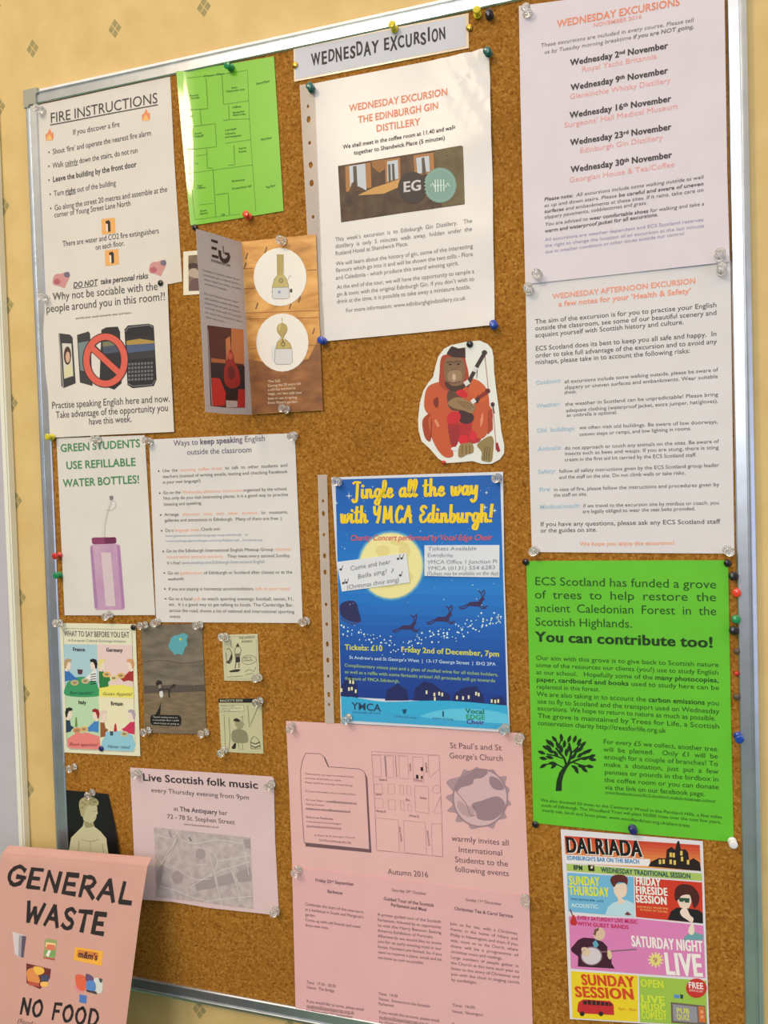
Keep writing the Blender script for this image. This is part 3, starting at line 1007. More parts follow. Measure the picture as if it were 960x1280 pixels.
p.tt('body_text', [('All excursions are weather dependent and ECS Scotland reserves', (125, 367), (718, 292)), ('the right to change the location of an excursion at the last minute', (125, 390), (720, 315)), ('due to weather conditions or other issues outside our control.', (125, 413), (650, 343))], 12, cF, rgb=(150, 144, 166))
p.build()

# ---------------------------------------------------------------- health and safety notes
p = Paper('notice_sheet', 'white sheet of small paragraphs on the right, above the large green sheet', 'notice',
          [(657, 352), (785, 340), (913, 326), (914.5, 450), (916, 570), (918, 692), (790, 691), (665, 690), (662, 580), (659, 460)], (225, 214, 208), 'white printed sheets', .8, .4)
BL = (166, 190, 200)
p.tt('heading', [('WEDNESDAY AFTERNOON EXCURSION', (153, 132), (690, 73)), ('a few notes for your ‘Health & Safety’', (175, 160), (672, 110))], 19, cG, rgb=(238, 150, 118), b=1)
p.tt('body_text', [('The aim of the excursion is for you to practise your English', (87, 225), (768, 162)), ('outside the classroom, see some of our beautiful scenery and', (87, 250), (768, 191)), ('acquaint yourself with Scottish history and culture.', (87, 276), (645, 226)),
                   ('ECS Scotland does its best to keep you all safe and happy.  In', (88, 326), (768, 270)), ('order to take full advantage of the excursion and to avoid any', (88, 352), (768, 299)), ('mishaps, please take in to account the following risks:', (88, 377), (668, 334))], 17, cG, rgb=INK)
p.tt('body_text', [('all excursions include some walking outside, please be aware of', (197, 448), (772, 403)), ('slippery or uneven surfaces and embankments. Wear suitable', (198, 470), (772, 428)), ('shoes.', (197, 488), (243, 484)),
                   ('the weather in Scotland can be unpredictable! Please bring', (200, 532), (773, 495)), ('adequate clothing (waterproof jacket, extra jumper, hat/gloves),', (203, 556), (773, 520)), ('an umbrella is optional.', (205, 574), (395, 562))], 13, cG, rgb=(88, 80, 80))
p.tt('body_text', [('we often visit old buildings. Be aware of low doorways,', (253, 110), (773, 88)), ('uneven steps or ramps, and low lighting in rooms.', (253, 135), (673, 113)),
                   ('do not approach or touch any animals on the sites. Be aware of', (198, 187), (775, 161)), ('insects such as bees and wasps. If you are stung, there is sting', (198, 207), (775, 184)), ('cream in the first aid kit carried by the ECS Scotland staff.', (198, 230), (692, 212)),
                   ('follow all safety instructions given by the ECS Scotland group leader', (177, 273), (777, 250)), ('and the staff on the site. Do not climb walls or take risks.', (177, 296), (650, 279)),
                   ('in case of fire, please follow the instructions and procedures given by', (157, 342), (777, 323)), ('the staff on site.', (157, 363), (283, 358)),
                   ('if we travel to the excursion site by minibus or coach, you', (267, 403), (777, 391)), ('are legally obliged to wear the seat belts provided.', (265, 424), (688, 413))], 13, cH, rgb=(88, 80, 80))
p.tt('body_text', [('If you have any questions, please ask any ECS Scotland staff', (107, 473), (780, 463)), ('or the guides on site.', (107, 497), (320, 493))], 16, cH, rgb=INK)
p.tt('side_headings', [('Outdoors:', (90, 453), (185, 443)), ('Weather:', (93, 540), (180, 531))], 15, cG, rgb=BL, b=1)
p.tt('side_headings', [('Old  buildings:', (93, 122), (238, 113)), ('Animals:', (98, 191), (187, 185)), ('Safety:', (98, 277), (167, 272)), ('Fire:', (103, 344), (147, 340)), ('Minibus/coach:', (105, 408), (257, 402))], 15, cH, rgb=BL, b=1)
p.t('body_text', 'We hope you enjoy the excursion!', (255, 546), (610, 542), 14, cH, (238, 160, 124), 1)
p.build()

# ---------------------------------------------------------------- green sheet about the grove of trees
p = Paper('notice_sheet', 'large bright green sheet with a black tree drawing', 'notice',
          [(658, 701), (784, 700.5), (910, 700), (912, 820), (914.5, 940), (917, 1052), (790, 1041), (667, 1028), (664, 920), (661, 810)], (100, 191, 38), None, .8, .4)
GK = (34, 76, 26)
p.tt('heading', [('ECS Scotland has funded a grove', (85, 123), (767, 136)), ('of  trees  to  help  restore  the', (85, 173), (767, 184)), ('ancient  Caledonian  Forest  in  the', (87, 223), (767, 236)), ('Scottish Highlands.', (88, 275), (452, 283))], 30, cP, rgb=GK)
p.t('heading', 'You can contribute too!', (90, 334), (757, 357), 36, cP, (24, 58, 20), 2)
p.tt('body_text', [('Our aim with this grove is to give back to Scottish nature', (90, 403), (775, 430)), ('some of the resources our clients (you!) use to study English', (90, 430), (775, 459)), ('at our school.   Hopefully some of the ~bmany photocopies,', (91, 457), (776, 488)), ('~bpaper, cardboard and books~b used to study here can be', (92, 484), (777, 516)), ('replanted in this forest.', (92, 511), (330, 522))], 16, cP, rgb=GK)
p.tt('body_text', [('We are also taking in to account the ~bcarbon emissions~b you', (93, 29), (777, 64)), ('use to fly to Scotland and the transport used on Wednesday', (95, 56), (777, 95)), ('excursions. We hope to return to nature as much as possible.', (95, 82), (765, 121)), ('The grove is maintained by Trees for Life, a Scottish', (97, 110), (778, 151)), ('conservation charity http://treesforlife.org.uk', (97, 137), (577, 167)),
                   ('For every £5 we collect, another tree', (343, 207), (770, 236)), ('will  be  planted.    Only  £1  will  be', (343, 236), (772, 263)), ('enough for a couple of branches! To', (345, 264), (773, 291)), ('make  a  donation,  just  put  a  few', (345, 292), (774, 320)), ('pennies or pounds in the birdbox in', (347, 321), (775, 349)), ('the coffee room or you can donate', (347, 350), (776, 378)), ('via the link on our facebook page.', (349, 378), (725, 404))], 17, cQ, rgb=GK)
p.t('body_text', '~uwww.facebook.com/ECS-Scotland-english-language-school~u', (350, 392), (762, 426), 8, cQ, GK)
p.tt('body_text', [('We also donated 50 trees to the Centenary Wood in the Pentland Hills, a few miles', (108, 423), (788, 488)), ('south of Edinburgh. The Woodland Trust will plant 50,000 trees over the next few years,', (110, 442), (785, 507)), ('mainly oak, birch and Scots pines. www.woodlandtrust.org.uk/plant-trees', (113, 461), (667, 520))], 11, cQ, rgb=GK)
TK = (20, 44, 18)
td = 'tree_drawing'
p.poly(td, TK, [(164, 384), (168, 345), (178, 315), (196, 290), (214, 270), (222, 278), (206, 300), (194, 325), (188, 350), (187, 384)], cQ, 2)
for pts, w in (([(205, 292), (196, 262), (178, 240), (165, 222)], 2.4), ([(214, 276), (222, 240), (214, 205)], 2.4), ([(208, 285), (235, 272), (262, 262), (290, 256)], 2.0), ([(190, 262), (160, 252), (130, 246)], 1.5),
               ([(226, 275), (252, 285), (280, 292)], 1.5), ([(220, 245), (245, 222), (258, 205)], 1.6), ([(184, 246), (178, 215), (186, 190)], 1.4), ([(200, 300), (160, 282), (130, 285)], 1.4)):
    p.line(td, TK, pts, w, cQ, 2, True)
for x, y, r in ((186, 184, 80), (160, 190, 50), (215, 190, 110), (138, 202, 50), (252, 200, 120), (128, 222, 30), (197, 208, 95), (172, 212, 70), (236, 190, 110), (267, 210, 135), (112, 240, 20), (148, 236, 20), (214, 224, 100),
                (243, 234, 130), (287, 235, 150), (118, 262, 10), (142, 258, 15), (166, 246, 60), (256, 250, 140), (300, 254, 160), (118, 290, -30), (152, 280, 0), (232, 254, 130), (274, 262, 170), (302, 266, 10), (236, 296, 30), (262, 292, 10),
                (292, 292, 10), (242, 306, 60), (272, 304, 40), (158, 290, -40), (186, 226, 80), (140, 222, 45), (150, 208, 60), (258, 226, 130), (274, 240, 150), (204, 240, 90)):
    r_ = math.radians(r)
    dx, dy = math.cos(r_) * 15, math.sin(r_) * 15
    nx, ny = -math.sin(r_) * 6.5, math.cos(r_) * 6.5
    p.poly(td, TK, [(x - dx, y - dy), (x + nx, y + ny), (x + dx, y + dy), (x - nx, y - ny)], cQ, 3, True)
p.build()

# ---------------------------------------------------------------- the ape cut-out
p = Paper('ape_cutout', 'cut out picture of a seated red ape playing bagpipes', 'cutout',
          [cK(q) for q in ((385, 130), (500, 105), (600, 96), (660, 122), (692, 160), (704, 220), (708, 330), (722, 450), (742, 600), (762, 780), (784, 880), (782, 940), (752, 985), (690, 1018), (620, 1020),
                           (545, 998), (440, 1008), (345, 1014), (290, 980), (225, 905), (165, 850), (142, 770), (138, 690), (152, 560), (178, 470), (215, 410), (250, 370), (268, 290), (290, 215), (330, 160))],
          (232, 226, 212), None, 1.2, .4, .2)
a = 'ape_picture'
RD, RD2, RD3, HL = (196, 84, 44), (168, 62, 34), (124, 42, 26), (226, 138, 100)
FUR = (120, 96, 62)
p.poly(a, RD, [(215, 440), (270, 412), (340, 400), (500, 400), (580, 396), (640, 440), (668, 520), (660, 640), (560, 760), (360, 760), (230, 660), (186, 600), (190, 500)], cK, 1, True)
p.poly(a, (204, 92, 46), [(520, 390), (590, 395), (640, 450), (665, 530), (600, 560), (530, 500)], cK, 2, True)
p.poly(a, RD2, [(300, 330), (310, 230), (350, 200), (470, 190), (500, 270), (518, 360), (505, 420), (360, 470), (300, 420)], cK, 2, True)
p.poly(a, RD3, [(255, 540), (285, 520), (292, 570), (280, 600), (258, 580)], cK, 2, True)
p.poly(a, (130, 96, 66), [(340, 240), (380, 222), (450, 222), (480, 250), (492, 310), (486, 380), (460, 430), (400, 440), (350, 410), (334, 340)], cK, 3, True)
p.poly(a, (70, 44, 34), [(345, 400), (400, 436), (470, 425), (490, 400), (490, 440), (450, 470), (390, 472), (348, 440)], cK, 4, True)
p.poly(a, (156, 120, 86), [(362, 340), (400, 318), (450, 322), (470, 350), (455, 400), (400, 412), (364, 390)], cK, 4, True)
p.ell(a, (196, 170, 140), (408, 370), 14, 26, cK, 5)
p.line(a, (90, 60, 46), [(352, 262), (385, 252), (405, 262), (430, 250), (465, 258)], 1.2, cK, 5, True)
p.ell(a, (44, 30, 26), (380, 274), 11, 7, cK, 5)
p.ell(a, (44, 30, 26), (440, 272), 11, 7, cK, 5)
p.line(a, (96, 62, 48), [(362, 404), (405, 414), (455, 400)], 1.0, cK, 5, True)
p.ell(a, (90, 62, 50), (396, 312), 4, 5, cK, 5)
p.ell(a, (90, 62, 50), (418, 312), 4, 5, cK, 5)
p.poly(a, (54, 28, 28), [(352, 195), (372, 160), (392, 138), (440, 155), (492, 148), (494, 225), (450, 222), (400, 220)], cK, 5)
# legs and arms
p.poly(a, RD2, [(170, 720), (185, 670), (235, 645), (240, 760), (230, 850), (190, 820)], cK, 3, True)
p.poly(a, RD, [(215, 690), (250, 652), (310, 650), (350, 690), (372, 790), (395, 900), (400, 960), (345, 970), (290, 920), (240, 820)], cK, 4, True)
p.line(a, HL, [(268, 690), (292, 740)], 3.0, cK, 5)
p.poly(a, RD, [(560, 660), (600, 580), (650, 572), (690, 610), (694, 700), (650, 800), (600, 830), (540, 780)], cK, 4, True)
p.line(a, HL, [(622, 640), (608, 740)], 3.2, cK, 5, taper=lambda t: math.sin(.3 + t * 2.5))
p.line(a, RD3, [(240, 680), (236, 820)], 1.0, cK, 5)
p.poly(a, RD2, [(660, 620), (694, 610), (698, 760), (660, 800)], cK, 5)
p.poly(a, (92, 64, 48), [(360, 480), (440, 470), (470, 560), (450, 620), (372, 600)], cK, 3, True)
p.poly(a, (150, 116, 76), [(362, 560), (430, 520), (500, 540), (560, 575), (568, 600), (540, 640), (480, 620), (400, 600)], cK, 5, True)
for q in ([(430, 545), (490, 600)], [(455, 545), (515, 610)], [(480, 548), (535, 610)], [(505, 556), (555, 600)]):
    p.line(a, (98, 72, 50), q, .7, cK, 6)
p.poly(a, (66, 34, 40), [(450, 620), (540, 640), (555, 690), (500, 720), (440, 690)], cK, 4, True)
p.poly(a, (206, 32, 40), [(420, 480), (470, 462), (505, 490), (500, 520), (450, 515)], cK, 5, True)
p.poly(a, (202, 34, 44), [(358, 660), (400, 628), (450, 640), (452, 690), (410, 720), (362, 710)], cK, 5, True)
p.poly(a, (172, 36, 42), [(365, 715), (440, 705), (450, 800), (420, 890), (380, 880), (366, 800)], cK, 4, True)
p.poly(a, (178, 40, 42), [(440, 720), (560, 700), (610, 780), (600, 850), (520, 870), (440, 850)], cK, 3, True)
p.ell(a, (214, 32, 46), (478, 840), 36, 38, cK, 5)
p.ell(a, (210, 40, 48), (550, 810), 30, 40, cK, 5)
for k in range(5):
    p.line(a, (120, 52, 44), [(372 + k * 16, 735), (384 + k * 12, 870)], .6, cK, 6)
p.poly(a, (150, 122, 72), [(440, 960), (450, 880), (500, 862), (545, 866), (552, 930), (500, 950), (470, 968)], cK, 6, True)
p.poly(a, (146, 122, 74), [(580, 880), (620, 840), (680, 810), (704, 840), (700, 920), (688, 998), (640, 1000), (612, 985), (615, 930)], cK, 6, True)
for x in (632, 650, 668):
    p.line(a, (88, 70, 40), [(x + 8, 890), (x, 990)], .8, cK, 7)
for x in (470, 500, 525):
    p.line(a, (88, 70, 40), [(x, 880), (x, 945)], .7, cK, 7)
p.ell(a, (226, 220, 212), (412, 906), 26, 14, cK, 6)
# the pipes
PK = (62, 44, 40)
p.line(a, PK, [(640, 185), (575, 295)], 4.4, cK, 6)
p.line(a, (214, 206, 196), [(574, 298), (560, 328)], 4.6, cK, 6)
p.line(a, PK, [(558, 330), (500, 440)], 4.4, cK, 6)
p.ell(a, PK, (636, 186), 20, 18, cK, 7)
p.line(a, (218, 210, 200), [(520, 402), (488, 425)], 5.5, cK, 7)
p.line(a, (140, 40, 36), [(672, 470), (575, 535)], 4.2, cK, 6)
p.line(a, PK, [(600, 510), (570, 560)], 4.4, cK, 6)
p.line(a, (222, 216, 208), [(566, 540), (540, 560)], 5.0, cK, 7)
p.ell(a, (96, 34, 32), (660, 472), 18, 17, cK, 7)
p.line(a, (176, 66, 54), [(640, 215), (664, 455)], .6, cK, 6)
p.line(a, (176, 66, 54), [(700, 600), (722, 880)], .6, cK, 6)
p.line(a, PK, [(582, 310), (578, 380)], .6, cK, 6)
p.ell(a, PK, (697, 574), 15, 17, cK, 7)
p.line(a, (120, 44, 40), [(698, 590), (708, 640)], 1.6, cK, 6)
p.poly(a, (150, 34, 44), [(718, 865), (735, 858), (754, 922), (735, 930), (720, 910)], cK, 6)
p.build()

# ---------------------------------------------------------------- stroke alphabets for brushed lettering
SCRIPT = {
    'J': (.62, [[(.12, .92), (.3, 1.0), (.6, .96)], [(.42, .98), (.40, .4), (.36, -.15), (.2, -.25), (.1, -.1)]]),
    'i': (.28, [[(.1, .5), (.1, .1), (.18, 0), (.28, .1)], [(.12, .72), (.14, .76)]]),
    'n': (.55, [[(.08, .5), (.1, 0)], [(.1, .3), (.25, .5), (.36, .42), (.36, .08), (.45, 0), (.55, .1)]]),
    'g': (.5, [[(.4, .45), (.22, .52), (.08, .28), (.18, .03), (.36, .14), (.42, .48)], [(.42, .48), (.40, -.1), (.3, -.42), (.12, -.36), (.16, -.18), (.5, .1)]]),
    'l': (.3, [[(.06, .15), (.24, .7), (.22, .98), (.12, .92), (.1, .2), (.18, 0), (.3, .1)]]),
    'e': (.42, [[(.08, .22), (.3, .3), (.32, .46), (.2, .52), (.08, .3), (.14, .04), (.28, 0), (.42, .14)]]),
    'a': (.52, [[(.38, .44), (.22, .52), (.07, .28), (.15, .02), (.33, .14), (.4, .5)], [(.4, .5), (.38, .1), (.45, 0), (.54, .12)]]),
    't': (.36, [[(.16, .95), (.14, .12), (.22, 0), (.36, .12)], [(.0, .62), (.32, .66)]]),
    'h': (.54, [[(.1, 1.0), (.09, 0)], [(.1, .28), (.25, .5), (.36, .42), (.36, .08), (.44, 0), (.54, .1)]]),
    'w': (.66, [[(.06, .5), (.1, .08), (.2, .02), (.32, .45)], [(.32, .45), (.34, .08), (.44, .02), (.58, .3), (.56, .52), (.68, .4)]]),
    'y': (.5, [[(.06, .5), (.1, .12), (.24, .1), (.38, .5)], [(.4, .5), (.36, -.2), (.2, -.42), (.08, -.3)]]),
    'd': (.54, [[(.38, .44), (.22, .52), (.07, .28), (.15, .02), (.33, .14), (.4, .5)], [(.42, 1.0), (.39, .1), (.46, 0), (.56, .12)]]),
    'b': (.48, [[(.12, 1.0), (.1, .05)], [(.1, .2), (.22, .48), (.38, .38), (.36, .08), (.2, -.02), (.1, .08)], [(.36, .3), (.5, .36)]]),
    'u': (.54, [[(.08, .5), (.1, .08), (.2, 0), (.36, .3)], [(.38, .5), (.36, .1), (.45, 0), (.55, .1)]]),
    'r': (.4, [[(.08, .5), (.1, 0)], [(.1, .3), (.2, .52), (.34, .46), (.4, .4)]]),
    'Y': (.6, [[(.06, .95), (.12, .55), (.3, .5), (.44, .95)], [(.46, .98), (.4, .3), (.3, 0)]]),
    'M': (.85, [[(.12, 0), (.18, .95)], [(.18, .95), (.38, .2), (.6, .95)], [(.6, .95), (.66, .1), (.76, .02)]]),
    'C': (.56, [[(.52, .82), (.36, .98), (.14, .6), (.16, .1), (.36, .0), (.54, .2)]]),
    'A': (.66, [[(.06, 0), (.36, .96)], [(.36, .96), (.54, 0)], [(.14, .36), (.56, .4)]]),
    'E': (.56, [[(.5, .86), (.32, .98), (.16, .78), (.34, .54), (.14, .36), (.2, .04), (.4, .02), (.54, .16)]]),
    '!': (.3, [[(.18, 1.0), (.12, .3)], [(.1, .08), (.12, .02)]]),
    ' ': (.34, []),
}
CAPS = {
    'G': (.95, [[(.82, .84), (.5, 1.0), (.15, .72), (.12, .3), (.4, .02), (.75, .18), (.8, .46)], [(.5, .46), (.92, .46)]]),
    'E': (.72, [[(.12, .98), (.12, .02)], [(.1, .97), (.64, 1.0)], [(.12, .5), (.56, .52)], [(.12, .03), (.68, .05)]]),
    'N': (.85, [[(.12, 0), (.14, .98)], [(.14, .96), (.7, .04)], [(.7, .02), (.72, 1.0)]]),
    'R': (.82, [[(.12, 0), (.14, .98)], [(.1, .97), (.5, 1.0), (.66, .78), (.5, .52), (.16, .46)], [(.34, .48), (.76, .0)]]),
    'A': (.88, [[(.06, 0), (.42, 1.0)], [(.42, 1.0), (.8, 0)], [(.2, .36), (.68, .36)]]),
    'L': (.66, [[(.14, 1.0), (.12, .04)], [(.12, .04), (.64, .06)]]),
    'W': (1.1, [[(.06, 1.0), (.28, .02)], [(.28, .02), (.5, .75)], [(.5, .75), (.74, .02)], [(.74, .02), (1.02, 1.0)]]),
    'S': (.74, [[(.64, .86), (.4, 1.0), (.14, .8), (.3, .54), (.58, .4), (.6, .14), (.34, 0), (.08, .14)]]),
    'T': (.78, [[(.04, .96), (.74, 1.0)], [(.4, .98), (.38, 0)]]),
    'O': (.9, [[(.46, .98), (.16, .78), (.1, .36), (.36, .02), (.68, .16), (.78, .6), (.56, .96), (.44, .98)]]),
    'F': (.7, [[(.14, .98), (.12, 0)], [(.12, .97), (.64, 1.0)], [(.14, .52), (.52, .54)]]),
    'D': (.85, [[(.14, .98), (.12, .02)], [(.1, .98), (.5, .94), (.76, .56), (.54, .1), (.1, .02)]]),
    ' ': (.5, []),
}

def brush(p, part, table, text, p0, p1, cap, w, rgb, c, layer=3, sh=.1, rough_edge=0.0, gap=.04, vert=.45):
    """text drawn with brush strokes: thicker on the down strokes"""
    tot = sum(table[ch][0] + gap for ch in text)
    O = Vector(p.surf.uv(c(p0)))
    E = Vector(p.surf.uv(c(p1))) - O
    U = (Vector(p.surf.uv(c((p0[0], p0[1] - cap)))) - O).length
    ex = E / tot
    ey = Vector((-E.y, E.x)).normalized() * U
    x = 0
    for ch in text:
        adv, strokes = table[ch]
        for ks, st in enumerate(strokes):
            pts = [O + ex * (x + q[0] + q[1] * sh * .5) + ey * q[1] for q in smooth(st, 7)]
            vs, fs = [], []
            for i, q in enumerate(pts):
                d = pts[min(i + 1, len(pts) - 1)] - pts[max(i - 1, 0)]
                d.normalize()
                nn = Vector((-d.y, d.x))
                dv = abs(d.dot(ey.normalized()))
                ww = w * .0005 * ((1 - vert) + vert * dv) * (1 + RND.uniform(-rough_edge, rough_edge))
                if i in (0, len(pts) - 1):
                    q = q + d * (w * .0003 if i else -w * .0003)
                vs += [tuple(q + nn * ww), tuple(q - nn * ww)]
                if i:
                    fs.append((2 * i - 2, 2 * i - 1, 2 * i + 1, 2 * i))
            p.add(part, mat(rgb, .55), vs, fs, layer + .3 * ks + .15 * (ks == 0) * (len(text) % 2))
        x += adv + gap

# ---------------------------------------------------------------- Christmas concert poster in its pocket
p = Paper('concert_poster', 'blue night sky poster with a big yellow moon and flying reindeer', 'poster',
          [cN((92, 62)), cN((480, 48)), cN((884, 36)), cN((890, 500)), cO((915, 645)), cO((520, 622)), cO((136, 602)), cN((124, 560))], (218, 216, 222), None, 2.2, .4, .3, rough=.45)
hole_strip(p, [(398, 593.5), (409.8, 593.3), (418.8, 903), (407.4, 903)],
           [(.105, 1.5, 2.0), (.155, 2.0, 3.2), (.24, 1.6, 2.2), (.325, 2.0, 3.2), (.39, 2.0, 3.2), (.52, 1.6, 2.2), (.60, 1.6, 2.2), (.68, 1.9, 3.2), (.745, 1.9, 3.2), (.81, 1.5, 1.8), (.885, 1.9, 3.2), (.925, 1.5, 1.8)])
bn = 'night_scene'
sky = [(Crop(0, 0, 1), None)]
skyc = [(22, 92, 168), (20, 98, 178), (24, 112, 190), (34, 122, 196), (26, 96, 176), (24, 72, 152), (26, 58, 136)]
LQ = [cN((112, 72)), cN((870, 50)), cO((902, 520)), cO((138, 480))]     # printed area down to the snow line
def edge(f, side):
    a, b = (LQ[0], LQ[3]) if side == 0 else (LQ[1], LQ[2])
    return (a[0] + (b[0] - a[0]) * f, a[1] + (b[1] - a[1]) * f)
nb = 21
for i in range(nb):
    f0, f1 = i / nb, (i + 1) / nb
    t = (i + .5) / nb * (len(skyc) - 1)
    k = min(int(t), len(skyc) - 2)
    cc = tuple(int(skyc[k][j] + (skyc[k + 1][j] - skyc[k][j]) * (t - k)) for j in range(3))
    p.poly(bn, cc, [edge(f0, 0), edge(f0, 1), edge(f1, 1), edge(f1, 0)], PX, 1)
for rx, cc in ((158, (60, 140, 196)), (152, (120, 172, 190)), (147, (206, 206, 160))):
    p.ell('moon', cc, (368, 468), rx, rx * 1.03, cN, 2 + (158 - rx) // 5)
p.ell('moon', (238, 222, 152), (368, 468), 142, 148, cN, 5)
for x, y, a_, b_ in ((330, 400, 34, 26), (430, 400, 26, 40), (350, 540, 50, 30), (300, 500, 24, 34), (440, 520, 30, 26), (395, 360, 30, 14)):
    p.ell('moon', (228, 208, 134), (x, y), a_, b_, cN, 6)
# snowy ground, village, flying deer
p.poly(bn, (54, 168, 206), [(138, 477), (180, 480), (230, 488), (290, 499), (340, 504), (410, 503), (480, 500), (560, 498), (640, 499), (720, 504), (780, 510), (850, 516), (904, 521), (912, 632), (520, 610), (142, 588)], cO, 3)
p.poly(bn, (96, 192, 216), [(470, 585), (520, 562), (580, 544), (650, 535), (720, 534), (800, 540), (860, 550), (905, 562), (909, 612), (620, 596)], cO, 4)
p.poly(bn, (60, 164, 204), [(142, 588), (520, 610), (912, 632), (909, 605), (760, 596), (560, 580), (360, 552), (240, 528), (140, 512)], cO, 5)
DB = (32, 40, 92)
for q in ([(136, 478), (138, 430), (160, 400), (182, 380), (200, 400), (212, 430), (215, 486)], [(340, 498), (350, 450), (400, 420), (440, 450), (450, 498)], [(470, 498), (480, 440), (520, 410), (560, 420), (600, 450), (640, 470), (640, 498)],
          [(650, 500), (660, 466), (700, 440), (760, 430), (790, 470), (800, 510)], [(820, 515), (830, 486), (880, 480), (902, 520)]):
    p.poly(bn, DB, q, cO, 3)
for x, y in ((175, 445), (188, 443), (140, 450), (206, 455), (180, 412), (194, 414), (532, 460), (568, 470), (570, 490), (590, 466), (604, 470), (672, 484), (700, 486), (726, 482), (760, 466), (772, 470), (832, 500), (848, 502), (862, 500)):
    p.poly(bn, (232, 222, 176), [(x - 4, y - 8), (x + 4, y - 8), (x + 4, y + 8), (x - 4, y + 8)], cO, 4)
DR = (58, 44, 84)
def deer(x, y, s, c):
    f = lambda *q: [(x + a_ * s, y + b_ * s) for a_, b_ in q]
    p.poly('reindeer', DR, f((-40, 10), (-20, -6), (20, -8), (34, -26), (46, -28), (52, -16), (42, -10), (36, 8), (20, 16), (-20, 14)), c, 3)
    for q in (((-32, 6), (-60, 18), (-74, 20)), ((-24, 10), (-48, 26), (-70, 28)), ((26, 8), (50, 20), (66, 12)), ((18, 10), (40, 26), (58, 24)), ((40, -26), (34, -50), (20, -60)), ((44, -26), (52, -52), (48, -66)), ((34, -46), (46, -60))):
        p.line('reindeer', DR, f(*q), 1.3, c, 3)
deer(440, 158, .9, cO)
deer(600, 120, .95, cO)
deer(750, 50, .95, cO)
p.poly('sleigh', (44, 44, 88), [(134, 60), (165, 40), (205, 45), (220, 90), (228, 130), (190, 136), (140, 110)], cO, 3, True)
p.line('sleigh', (74, 52, 96), [(140, 122), (190, 146), (232, 130)], 1.2, cO, 4, True)
rs = random.Random(5)
for i in range(150):
    t = rs.random()
    x = 140 + t * 750
    y = (165 + 90 * math.sin(min(1, t * 2.2) * 1.5) if t < .4 else 238 - (t - .4) * 210) + rs.gauss(0, 20)
    r = rs.choice((2.2, 2.6, 3.4, 4.6))
    p.ell('stars', (216, 230, 238), (x, y), r, r, cO, 4, n=7)
for i in range(60):
    x, y = 130 + rs.random() * 735, 80 + rs.random() * 570
    r = rs.choice((1.6, 2.0, 2.8))
    p.ell('stars', (178, 212, 232), (x, y), r, r, cN, 4, n=7)
for x, y, r in ((175, 147, 18), (800, 200, 16), (345, 145, 10), (845, 215, 12), (115, 180, 10), (808, 132, 8)):
    p.poly('stars', (214, 228, 240), [(x - r, y), (x - 2, y - 2), (x, y - r), (x + 2, y - 2), (x + r, y), (x + 2, y + 2), (x, y + r), (x - 2, y + 2)], cN, 5)
YE = (244, 202, 34)
brush(p, 'heading', SCRIPT, 'Jingle all the way', (186, 158), (772, 140), 74, 3.7, YE, cN, 7, .12)
brush(p, 'heading', SCRIPT, 'with YMCA Edinburgh!', (136, 270), (842, 266), 74, 3.7, YE, cN, 7, .12)
p.t('body_text', 'Charity Concert performed by Vocal Edge Choir', (180, 352), (832, 350), 24, cN, (214, 92, 92), 1, .3, layer=7)
GY = (186, 196, 96)
p.tt('body_text', [('Tickets: £10', (156, 264), (330, 270)), ('Friday 2nd of December, 7pm', (414, 274), (868, 296))], 24, cO, rgb=(206, 202, 84), b=2)
p.t('body_text', 'St Andrew’s and St George’s West  |  13-17 George Street  |  EH2 2PA', (176, 306), (850, 338), 14, cO, (186, 206, 226), 1)
p.tt('body_text', [('Complimentary mince pies and a glass of mulled wine for all ticket holders,', (154, 342), (862, 386)), ('as well as a raffle with some fantastic prizes! All proceeds will go towards', (155, 372), (848, 414)), ('the work of YMCA Edinburgh.', (156, 402), (408, 416))], 14, cO, rgb=(150, 176, 112), b=1)
p.t('logos', 'YMCA', (188, 538), (322, 548), 32, cO, (40, 66, 92), 1, layer=6)
p.t('logos', 'EDINBURGH', (190, 556), (320, 562), 9, cO, (40, 90, 120), layer=6)
p.t('logos', 'St Andrew’s & St George’s', (384, 574), (490, 582), 9, cO, (40, 90, 120), layer=6)
p.t('logos', 'Standard Life Bridge', (560, 582), (656, 588), 9, cO, (40, 90, 120), layer=6)
p.poly('logos', (34, 74, 104), [(420, 538), (442, 538), (436, 556), (430, 560), (424, 556)], cO, 6)
p.poly('logos', (34, 74, 104), [(605, 546), (612, 546), (612, 572), (605, 572)], cO, 6)
p.tt('logos', [('Vocal', (712, 556), (800, 560))], 22, cO, rgb=(36, 120, 96), b=2, layer=6)
p.tt('logos', [('EDGE', (714, 582), (802, 586))], 20, cO, rgb=(44, 150, 90), b=2, layer=6)
p.tt('logos', [('Choir', (716, 604), (798, 608))], 20, cO, rgb=(84, 60, 132), b=2, layer=6)
p.build()

HAND = (128, 124, 130)
p = Paper('note_slip', 'tilted white slip with pencil notes over the yellow moon', 'note', [cN(q) for q in ((120, 451), (280, 430), (440, 409), (456, 545), (300, 566), (143, 587))], (226, 222, 222), 'handwritten slips on the blue poster', 3.6, .3)
p.tt('handwriting', [('Come and hear', (182, 490), (368, 458)), ('Bella sing!  ♪', (216, 528), (384, 496)), ('(Christmas choir song)', (166, 578), (408, 540))], 20, cN, rgb=HAND, sh=.15, jig=.08, wob=.05)
for x, y in ((138, 485), (150, 548), (164, 545), (412, 512), (402, 436), (418, 434)):
    p.ell('music_notes', (70, 66, 74), (x, y), 6, 5, cN, 3)
    p.line('music_notes', (70, 66, 74), [(x + 4, y), (x + 10, y - 20)], .6, cN, 3)
p.build()
p = Paper('note_slip', 'straight white slip with pencil notes right of the moon', 'note', [cN(q) for q in ((523, 374), (700, 373), (868, 373), (868, 521), (700, 519), (523, 515))], (224, 222, 226), 'handwritten slips on the blue poster', 3.6, .3)
